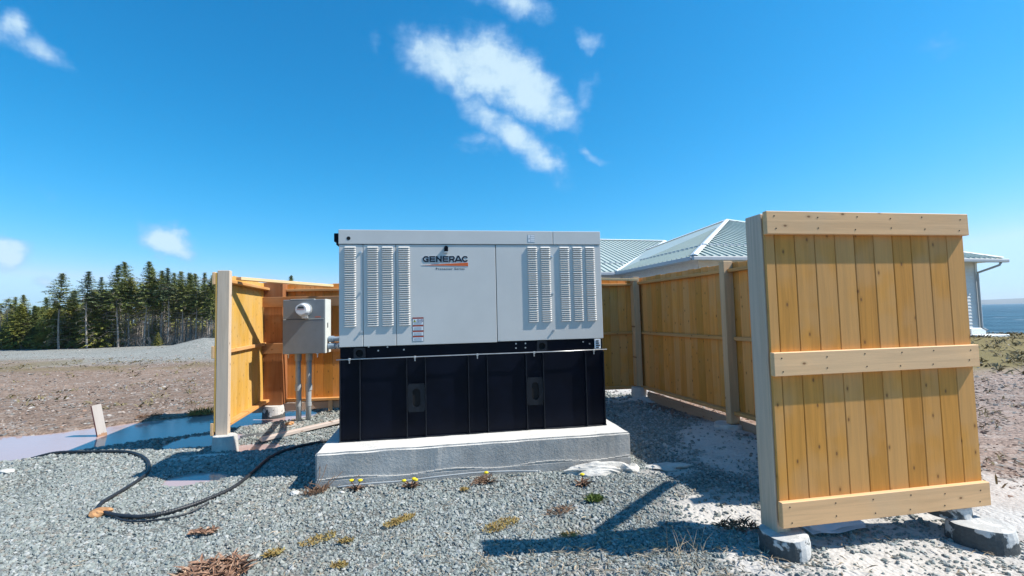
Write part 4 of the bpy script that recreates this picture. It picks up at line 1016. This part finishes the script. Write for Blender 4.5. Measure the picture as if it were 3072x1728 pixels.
# ------------------------------------------------------------------ house
HC = Vector((6.285, 16.0, 3.31)); HY = math.atan2(3.6, 14.45); hu = Vector((math.cos(HY), math.sin(HY), 0)); hv = Vector((-math.sin(HY), math.cos(HY), 0))
house = empty('house', (HC.x, HC.y, 0), HY); tag(house, 'white house with pale ribbed metal hip roofs beyond the right fence', 'house')
S_ = 14.9; EZ = 3.31; PK = 6.26; PT = (PK-EZ)/(S_/2)
WX0, WX1, WY0, WD = -14.0, 0.0, 5.85, 14.9     # wing: x range, front eave y, depth
def quad(bm, pts): bm.faces.new([bm.verts.new(p) for p in pts])
bm = bmesh.new(); A_ = (0, 0, EZ); B_ = (S_, 0, EZ); C_ = (S_, S_, EZ); D_ = (0, S_, EZ); K_ = (S_/2, S_/2, PK)
for a, b in ((A_, B_), (B_, C_), (C_, D_), (D_, A_)): quad(bm, (a, b, K_))
mr = put('main_roof', bm, M['roof'], house)
bm = bmesh.new(); wr = 6.05; hd = WD/2; wl = -6.2
q = (wr-EZ)/hd
rl = (wl+hd*.95, WY0+hd, wr); rr_ = (S_/2-.1, WY0+hd, wr)
quad(bm, ((wl, WY0, EZ), (0.02, WY0, EZ), (hd*.985, WY0+hd, wr), rl)); quad(bm, ((wl, WY0, EZ), rl, (wl, WY0+WD, EZ))); quad(bm, ((wl, WY0+WD, EZ), rl, rr_, (0, WY0+WD, EZ)))
put('wing_roof', bm, M['roof'], house)
def seams(bm, origin, along, upd, n, step, length_f, w=.045, h=.045):
    """standing seams running up the slope"""
    nrm = along.cross(upd).normalized()
    for k in range(n):
        o_ = origin+along*(k*step+step*.5); L = length_f(k*step+step*.5)
        if L < .1: continue
        a, b = along*w/2, upd*L
        p = [o_-a, o_+a, o_+a+b, o_-a+b]; t_ = [v+nrm*h for v in p]
        P = [bm.verts.new(v) for v in p]; T = [bm.verts.new(v) for v in t_]
        bm.faces.new(T)
        for i in range(4): bm.faces.new((P[i], P[(i+1) % 4], T[(i+1) % 4], T[i]))
sl = math.hypot(S_/2, PK-EZ)/(S_/2); up1 = Vector((0, 1, PT)).normalized(); ex = Vector((1, 0, 0)); ey = Vector((0, 1, 0))
bm = bmesh.new(); st = .305
seams(bm, Vector((0, 0, EZ)), ex, up1, int(S_/st), st, lambda x: min(x, S_-x)*sl)
seams(bm, Vector((0, S_, EZ)), -ey, Vector((1, 0, PT)).normalized(), int(S_/st), st, lambda x: min(x, S_-x, S_-WY0-.05 if x > S_-WY0 else 99)*sl if x > S_-WY0 else 0.0)
bmesh.ops.recalc_face_normals(bm, faces=bm.faces)
o = put('standing_seams', bm, M['roof'], mr); o['kind'] = 'stuff'
bm = bmesh.new(); sl2 = math.hypot(hd, wr-EZ)/hd
seams(bm, Vector((wl, WY0, EZ)), ex, Vector((0, hd, wr-EZ)).normalized(), int((hd-wl)/st), st, lambda x: (min(x, hd) if x < -wl else hd-(x+wl))*sl2 if False else min(x, hd)*sl2 if x <= -wl else max(0, min(hd, x)-(x+wl))*sl2 if False else 0.0)
bm.free(); bm = bmesh.new()
upw = Vector((0, hd, wr-EZ)).normalized(); nw = ex.cross(upw).normalized(); x = wl+st*.5
while x < hd-.1:
    s0 = max(0.0, x); s1 = min(hd, (x-wl))           # valley bounds the foot, hip bounds the head
    if s1-s0 > .15:
        a = Vector((x, WY0+s0, EZ+s0*q)); b = Vector((x, WY0+s1, EZ+s1*q)); e_ = ex*.0225
        p = [a-e_, a+e_, b+e_, b-e_]; T = [bm.verts.new(v+nw*.045) for v in p]; P = [bm.verts.new(v) for v in p]; bm.faces.new(T)
        for i in range(4): bm.faces.new((P[i], P[(i+1) % 4], T[(i+1) % 4], T[i]))
    x += st
o = put('standing_seams', bm, M['roof'], house); o['kind'] = 'stuff'
def cap(bm, a, b, w=.16, h=.05):
    a = Vector(a); b = Vector(b); d = (b-a).normalized(); s = d.cross(Vector((0, 0, 1))).normalized()*w/2; n = Vector((0, 0, h))
    v = [bm.verts.new(p) for p in (a-s, a+n, a+s, b-s, b+n, b+s)]
    bm.faces.new((v[0], v[1], v[4], v[3])); bm.faces.new((v[1], v[2], v[5], v[4])); bm.faces.new((v[0], v[2], v[1])); bm.faces.new((v[3], v[4], v[5]))
for a, b in ((A_, K_), (B_, K_), (C_, K_), (D_, K_), ((wl, WY0, EZ), rl), (rl, (hd*.985, WY0+hd, wr)), ((0, WY0, EZ), (hd*.98, WY0+hd*.99, wr-.02))):
    bm = bmesh.new(); cap(bm, Vector(a)+Vector((0, 0, .02)), Vector(b)+Vector((0, 0, .02)), .26, .06); put('ridge_cap', bm, M['white_metal'], house)
# snow guards
bm = bmesh.new()
for k in range(1, 48):
    for (px, py) in ((k*st, 1.35),):
        if 1.5 < px < S_-1.5: bx(bm, px-.15, px+.02, py-.02, py+.02, EZ+py*PT+.05, EZ+py*PT+.12)
for k in range(20):
    px = wl+1.5+k*st
    if px < 1.2: bx(bm, px-.15, px+.02, WY0+1.33, WY0+1.37, EZ+1.35*q+.05, EZ+1.35*q+.12)
for k in range(16):
    py = 1.4+k*.3
    if py < WY0+1.2: bx(bm, 1.33, 1.37, py-.1, py+.12, EZ+1.35*PT+.02, EZ+1.35*PT+.075)
o = put('snow_guards', bm, M['gutter'], house); o['kind'] = 'stuff'
for nm, (x0, x1, y0_, y1_) in (('gutter', (-.1, S_+.12, -.14, .0)), ('gutter', (-.14, .0, .002, WY0-.15)), ('gutter', (wl-.1, -.142, WY0-.14, WY0))):
    box(nm, x0, x1, y0_, y1_, EZ-.17, EZ-.03, M['gutter'], house, .02)
bm = bmesh.new(); bx(bm, .0, S_, .001, S_, EZ-.10, EZ-.035); put('soffit', bm, M['siding'], house)
bm = bmesh.new(); bx(bm, wl, -.001, WY0+.001, WY0+WD, EZ-.10, EZ-.035); put('soffit', bm, M['siding'], house)
OV = .62
bm = bmesh.new(); bx(bm, OV, S_-OV, OV, S_-OV, .42, EZ-.101); wm = put('wall', bm, M['siding'], house)
bm = bmesh.new(); bx(bm, wl+OV, OV-.01, WY0+OV, WY0+WD-OV, .42, EZ-.101); put('wall', bm, M['siding'], house)
bm = bmesh.new(); z = .42
while z < EZ-.25:
    for (x0, x1, y0_, y1_) in ((OV, S_-OV, OV-.022, OV-.001), (S_-OV+.001, S_-OV+.022, OV, S_-OV), (OV-.022, OV-.001, OV, WY0+OV), (wl+OV, OV-.03, WY0+OV-.022, WY0+OV-.001)):
        if x1-x0 > y1_-y0_:
            v = [bm.verts.new(p) for p in ((x0, y0_, z), (x1, y0_, z), (x1, y1_, z+.135), (x0, y1_, z+.135), (x0, y1_, z), (x1, y1_, z))]
        else:
            xi, xo = (x0, x1) if x0 > 1 else (x1, x0)
            v = [bm.verts.new(p) for p in ((xo, y0_, z), (xo, y1_, z), (xi, y1_, z+.135), (xi, y0_, z+.135), (xi, y0_, z), (xi, y1_, z))]
        bm.faces.new((v[0], v[1], v[2], v[3])); bm.faces.new((v[0], v[4], v[5], v[1]))
    z += .14
o = put('clapboards', bm, M['siding'], wm); o['kind'] = 'stuff'
box('corner_board', S_-OV-.10, S_-OV+.03, OV-.035, OV-.023, .40, EZ-.102, M['white_metal'], house)
box('foundation', OV+.35, S_-OV-.35, OV+.35, S_-OV-.35, -.3, .42, M['cabinet_dark'], house)
for k, x in enumerate((2.0, 6.0, 10.5)):
    w = box('window', x, x+1.3, OV-.05, OV-.0225, 1.3, 2.6, M['white_metal'], house, .01); bm = bx(bmesh.new(), -.58, .58, -.02, -.0142, -.58, .58); put('pane', bm, M['glass'], w)
dsx = S_-OV-.06
bm = tube(bmesh.new(), [(S_-.25, -.06, EZ-.15), (S_-.3, -.02, EZ-.28), (dsx, OV-.10, EZ-.55), (dsx, OV-.09, EZ-.8), (dsx, OV-.09, .42), (dsx+.12, OV-.2, .30)], .045, 10)
put('downspout', bm, M['gutter'], house, smooth=True)
stp = empty('porch_step', tuple(HC.xy)+(0,), HY); tag(stp, 'low white step at the right corner of the house', 'step')
box('tread', S_-OV+.1, S_-OV+1.0, OV+.4, OV+1.6, .06, .36, M['siding'], stp, .02); box('tread', S_-OV-.3, S_-OV+1.2, OV-.3, OV+.38, -.05, .10, M['siding'], stp, .02)

# ------------------------------------------------------------------ trees
def mat_needles(name, a, b_, c):
    m, t, b = material(name); tc = t.node('ShaderNodeTexCoord').outputs['Object']; rnd = t.node('ShaderNodeObjectInfo').outputs['Random']
    f = t.noise(tc, 1.4, 4, .6); g = t.noise(tc, 11, 2)
    f2 = t.math('ADD', t.math('MULTIPLY', f, .6), t.math('ADD', t.math('MULTIPLY', g, .35), t.math('MULTIPLY', rnd, .12)))
    pset(b, col=t.ramp(f2, [(.36, a), (.52, b_), (.70, c)]), rough=.75, spec=.2); return m
M['needle'] = mat_needles('spruce_needles', (.070, .101, .034), (.180, .219, .070), (.344, .344, .125))
M['needle_olive'] = mat_needles('olive_needles', (.094, .117, .027), (.235, .250, .056), (.423, .390, .110))
M['needle_blue'] = mat_needles('blue_needles', (.062, .096, .055), (.149, .195, .101), (.281, .296, .173))
M['bark'] = plain('grey_bark', (.27, .24, .215), .9, 0, .35, 8, .2)
M['twig'] = plain('dead_twig', (.27, .235, .205), .9, 0, .35, 3, .2)
def tree_meshes(h, crown0, rad, seed, mat, dens=1.0, dead=1.0, droop=.25, trunk_r=.06, leaf=.235):
    rs = random.Random(seed)
    lean = Vector((rs.uniform(-.03, .03), rs.uniform(-.03, .03), 0)); wob = rs.uniform(0, 6)
    def axis(z): return Vector((lean.x*z+.05*math.sin(z*.9+wob), lean.y*z+.05*math.cos(z*.8+wob), z))
    bm = tube(bmesh.new(), [axis(h*k/10) for k in range(-1, 11)], trunk_r, 7, lambda f: trunk_r*(1.06-f)+.006)
    trunk = mesh_of(bm, 'trunk', M['bark'], True)
    cb, tb = bmesh.new(), bmesh.new(); z = h*crown0
    while z < h*.995:
        f = (z-h*crown0)/(h*(1-crown0)); rmax = rad*1.25*((1-f)**.95)*(.62+.38*min(1, f*5+.2))+.05
        a0 = rs.random()*6.283; nb = rs.randint(5, 7) if dens < 1.5 else rs.randint(7, 9)
        for b_ in range(nb):
            a = a0+6.283*b_/nb+rs.gauss(0, .22); L = rmax*rs.choice((.55, .8, .95, 1.05, 1.15)); d = Vector((math.cos(a), math.sin(a), 0)); p0 = axis(z+rs.gauss(0, .02))
            segs = max(2, int(L/.13)); tip = p0+d*L+Vector((0, 0, -droop*L*(1-f)+.45*L*f+rs.gauss(0, .03)))
            if rs.random() < .30 and f < .5: tube(tb, [p0, (p0+tip)/2+Vector((0, 0, .05*L)), tip], .010, 3)
            for s in range(segs+1):
                q_ = (s+.4)/(segs+.6)
                if q_ < .10: continue
                c = p0.lerp(tip, q_)+Vector((0, 0, .05*L*math.sin(q_*3.1)))
                for _k in range(int(4*dens)+3):
                    cc = c+Vector((rs.gauss(0, .05), rs.gauss(0, .05), rs.gauss(0, .022))); sz = leaf*rs.uniform(.5, 1.1)*(1.1-.45*q_)*(1.05-.55*f)
                    u_ = (d+Vector((rs.gauss(0, .6), rs.gauss(0, .6), rs.gauss(-.05, .22)))).normalized(); w_ = u_.cross(Vector((rs.gauss(0, .35), rs.gauss(0, .35), 1))).normalized()
                    cb.faces.new([cb.verts.new(k) for k in (cc-u_*sz*.35-w_*sz*.24, cc+u_*sz*.7, cc-u_*sz*.35+w_*sz*.24)])
        z += rs.uniform(.09, .16)*(1.1-.5*f)/(dens**.3)
    crown = mesh_of(cb, 'crown', M[mat])
    z = h*.10
    while z < h*(crown0+.18) and dead > 0:
        for _ in range(rs.randint(1, 3)):
            a = rs.random()*6.283; L = rad*rs.uniform(.35, 1.0)*dead; d = Vector((math.cos(a), math.sin(a), 0)); p0 = axis(z)
            P = [p0, p0+d*L*.5+Vector((0, 0, rs.uniform(-.02, .08))), p0+d*L+Vector((0, 0, -rs.uniform(.0, .35)*L))]
            tube(tb, P, .008, 3, lambda f: .011*(1.15-f))
            for s in range(rs.randint(2, 4)):
                q_ = rs.uniform(.35, .95); b0 = P[0].lerp(P[2], q_); tube(tb, [b0, b0+Vector((rs.gauss(0, .12), rs.gauss(0, .12), rs.gauss(-.05, .09)))], .005, 3)
        z += rs.uniform(.08, .22)
    return trunk, crown, mesh_of(tb, 'dead_branches', M['twig'])
PROTO = {}
for k in range(3): PROTO['high%d' % k] = (5.6, tree_meshes(5.6, (.55, .62, .50)[k], (.95, .80, 1.0)[k], 100+k, ('needle', 'needle_blue', 'needle')[k], 1.0, 1.0, .22))
for k in range(3): PROTO['mid%d' % k] = (5.0, tree_meshes(5.0, (.42, .5, .38)[k], (.8, .9, .75)[k], 200+k, ('needle', 'needle_olive', 'needle')[k], 1.2, 1.0, .25))
for k in range(3): PROTO['full%d' % k] = (4.0, tree_meshes(4.0, .06, (1.25, 1.05, 1.4)[k], 300+k, ('needle_olive', 'needle', 'needle_olive')[k], 2.0, .6, .22))
for k in range(2): PROTO['bare%d' % k] = (4.6, tree_meshes(4.6, (.88, .8)[k], (.8, .7)[k], 400+k, 'needle', .8, 1.6, .2, .05))
def tree(kind, x, y, top, label, group='trees at the edge of the wood', rz=None, s=None):
    h0, (tr, cr, tw) = PROTO[kind]; z0 = float(H(x, y))-.05; k = (top-z0)/h0
    e = empty('spruce_tree' if 'bare' not in kind else 'dead_tree', (x, y, z0), random.random()*6.28 if rz is None else rz)
    w = k*random.uniform(.85, 1.1) if s is None else s; e.scale = (w, w, k); tag(e, label, 'tree', group)
    link('trunk', tr, e); link('crown', cr, e); link('dead_branches', tw, e)
def tree_px(kind, px, ptop, D, label, **kw):
    d = view_dir(px, ptop); t_ = D/d.y; tree(kind, d.x*t_, D, CAM_H+d.z*t_, label, **kw)
SAL = [('high0', 183, 819, 28.5, 'lone tall spruce with open drooping crown, leftmost tall tree of the wood', .95), ('full1', 219, 872, 29.5, 'dense olive spruce just right of the leftmost tall tree', .9),
 ('high1', 266, 815, 28.3, 'tall twin-trunked looking spruce with a flat crown over bare stems', .95), ('high1', 307, 832, 31, 'slim short-crowned spruce behind the dense dark bushy one', .7),
 ('full0', 317, 872, 29.5, 'dense dark bushy spruce left of the two tallest trees', .95), ('high2', 358, 797, 29, 'left of the two tallest spruces standing close together', .95),
 ('high0', 382, 785, 30, 'right of the two tallest spruces standing close together', 1.0), ('high2', 440, 786, 29.5, 'tallest spruce in the middle of the wood', .95), ('mid0', 458, 802, 30.5, 'spruce close behind the tallest one in the middle', .9)]
for k, px, pt, D, lab, s in SAL: tree_px(k, px, pt, D, lab, s=s)
COM = {'high': 'tall spruce with a small crown above a long bare trunk in the row', 'mid': 'slender green spruce standing among bare grey trunks', 'full': 'bushy olive green spruce with branches down to the ground', 'bare': 'thin grey nearly leafless dead spruce in the row'}
ROWLAB = {488: 'green spruce just right of the tallest pair in the middle of the wood', 507: 'bare-trunked spruce with the highest tip right of the middle of the wood', 528: 'spruce with a fluffy top behind a pale bare trunk, right half of the wood',
    550: 'broad-topped spruce in the right half of the wood', 592: 'long-trunked spruce two trees left of the grey fence post', 611: 'spruce standing above the small gravel heap', 630: 'last spruce seen left of the grey fence post',
    650: 'spruce tip partly hidden by the grey fence post', 78: 'round-topped spruce above the low left end of the wood', 44: 'small spruce tip near the left edge of the wood', 25: 'dead grey tree at the left edge of the wood', 60: 'broad olive bush-like spruce at the left edge of the wood',
    144: 'thin spire left of the leftmost tall tree', 870: 'lone spruce tip peeking over the back fence above the meter box', 742: 'spruce hidden behind the left corner of the fence'}
for px, pt, D, k in ((488, 812, 30, 'mid1'), (507, 806, 29.5, 'high1'), (528, 818, 31, 'mid2'), (550, 816, 30, 'high2'), (563, 822, 31, 'mid1'), (576, 819, 31, 'mid0'), (592, 820, 30, 'high0'), (611, 818, 31, 'mid2'), (630, 824, 30, 'mid1'), (650, 835, 31, 'mid0'),
    (78, 884, 30, 'mid1'), (44, 890, 31, 'mid2'), (25, 898, 30, 'bare0'), (144, 892, 32, 'mid0'), (60, 915, 29.5, 'full0'), (110, 918, 30, 'full1'), (5, 910, 30, 'bare1'), (150, 925, 29.5, 'full2'),
    (870, 827, 32, 'mid0'), (742, 838, 33, 'mid2'), (-60, 890, 31, 'mid1'), (-130, 880, 31, 'high0')):
    tree_px(k, px, pt, D, ROWLAB.get(px, COM[k[:-1]]))
def env(px): return float(np.interp(px, [-400, 0, 120, 170, 230, 330, 380, 470, 640, 700, 900, 1700], [880, 912, 912, 895, 885, 850, 825, 825, 832, 865, 870, 880]))
rs = random.Random(9)
for i in range(136):
    px = rs.uniform(-260, 760) if i < 118 else rs.uniform(760, 1500); D = rs.uniform(29.3, 38)
    kind = rs.choice(['bare0', 'bare1', 'mid0', 'mid1', 'mid2', 'high0', 'high2', 'bare0', 'bare1', 'mid1'] if px > 330 else ['full0', 'full1', 'full2', 'mid0', 'mid1', 'bare0', 'full0'])
    tree_px(kind, px, env(px)+rs.uniform(4, 46), D, COM[kind[:-1]])
for i in range(26):
    px = rs.uniform(-260, 700); D = rs.uniform(28.8, 31); tree_px(rs.choice(['full0', 'full2', 'full1']), px, rs.uniform(955, 1005) if px > 200 else rs.uniform(935, 990), D, 'low bushy young spruce growing at the foot of the wood', group='young spruces at the foot of the wood')
def brush():
    bm = bmesh.new(); rs = random.Random(31)
    for _ in range(5200):
        px = rs.uniform(-300, 760); D = rs.uniform(29.0, 39); d = view_dir(px, 1000); x = d.x*D/d.y; z = float(H(x, D))
        a = Vector((x, D, z)); L = rs.uniform(.35, 1.5) if D > 31 else rs.uniform(.2, .8); b = a+Vector((rs.gauss(0, .25), rs.gauss(0, .2), L))
        s = Vector((.014, 0, 0)); m_ = (a+b)/2+Vector((rs.gauss(0, .08), 0, 0))
        v = [bm.verts.new(p) for p in (a-s, a+s, m_+s*.7, b, m_-s*.7)]; bm.faces.new(v)
        for _k in range(2):
            c = m_.lerp(b, rs.random()); bm.faces.new([bm.verts.new(p) for p in (c-s*.6, c+s*.6, c+Vector((rs.gauss(0, .25), rs.gauss(0, .2), rs.uniform(-.05, .25))))])
    return tag(put('undergrowth', bm, M['twig']), 'brown leafless undergrowth between and beneath the spruces', 'undergrowth', kind='stuff')
brush()
def far_wood():
    bm = bmesh.new(); rs = random.Random(33)
    for _ in range(15000):
        px = rs.uniform(-420, 900); D = rs.uniform(38, 46); top = env(px)+25; d = view_dir(px, 1000); x = d.x*D/d.y; dt = view_dir(px, top); zt = CAM_H+dt.z*D/dt.y
        z = rs.uniform(-.2, zt)*rs.uniform(.75, 1); sz = rs.uniform(.15, .34); c = Vector((x, D, z)); u_ = Vector((rs.gauss(0, 1), rs.gauss(0, 1), rs.gauss(0, .6))).normalized(); w_ = u_.cross(Vector((rs.gauss(0, .6), rs.gauss(0, .6), 1))).normalized()
        bm.faces.new([bm.verts.new(k) for k in (c-u_*sz-w_*sz*.5, c+u_*sz, c-u_*sz+w_*sz*.5)])
    return tag(put('distant_wood', bm, M['needle_olive']), 'dark mass of the wood deep behind the front trees', 'wood', kind='stuff')
far_wood()

# ------------------------------------------------------------------ haze over the bay
def build_haze():
    m = bpy.data.materials.new('haze_air'); m.use_nodes = True; t = NT(m.node_tree); t.n.clear()
    v = t.node('ShaderNodeVolumePrincipled', {'Color': (.80, .90, 1.0, 1), 'Density': .00022, 'Anisotropy': .2}); out = t.node('ShaderNodeOutputMaterial'); t.l.new(v.outputs[0], out.inputs['Volume'])
    bm = bx(bmesh.new(), -4700, 5800, -3500, 5700, -6.5, 90)
    tag(put('haze', bm, m), 'thin bluish sea air between the shore and the far hills', 'haze', kind='stuff')
build_haze()
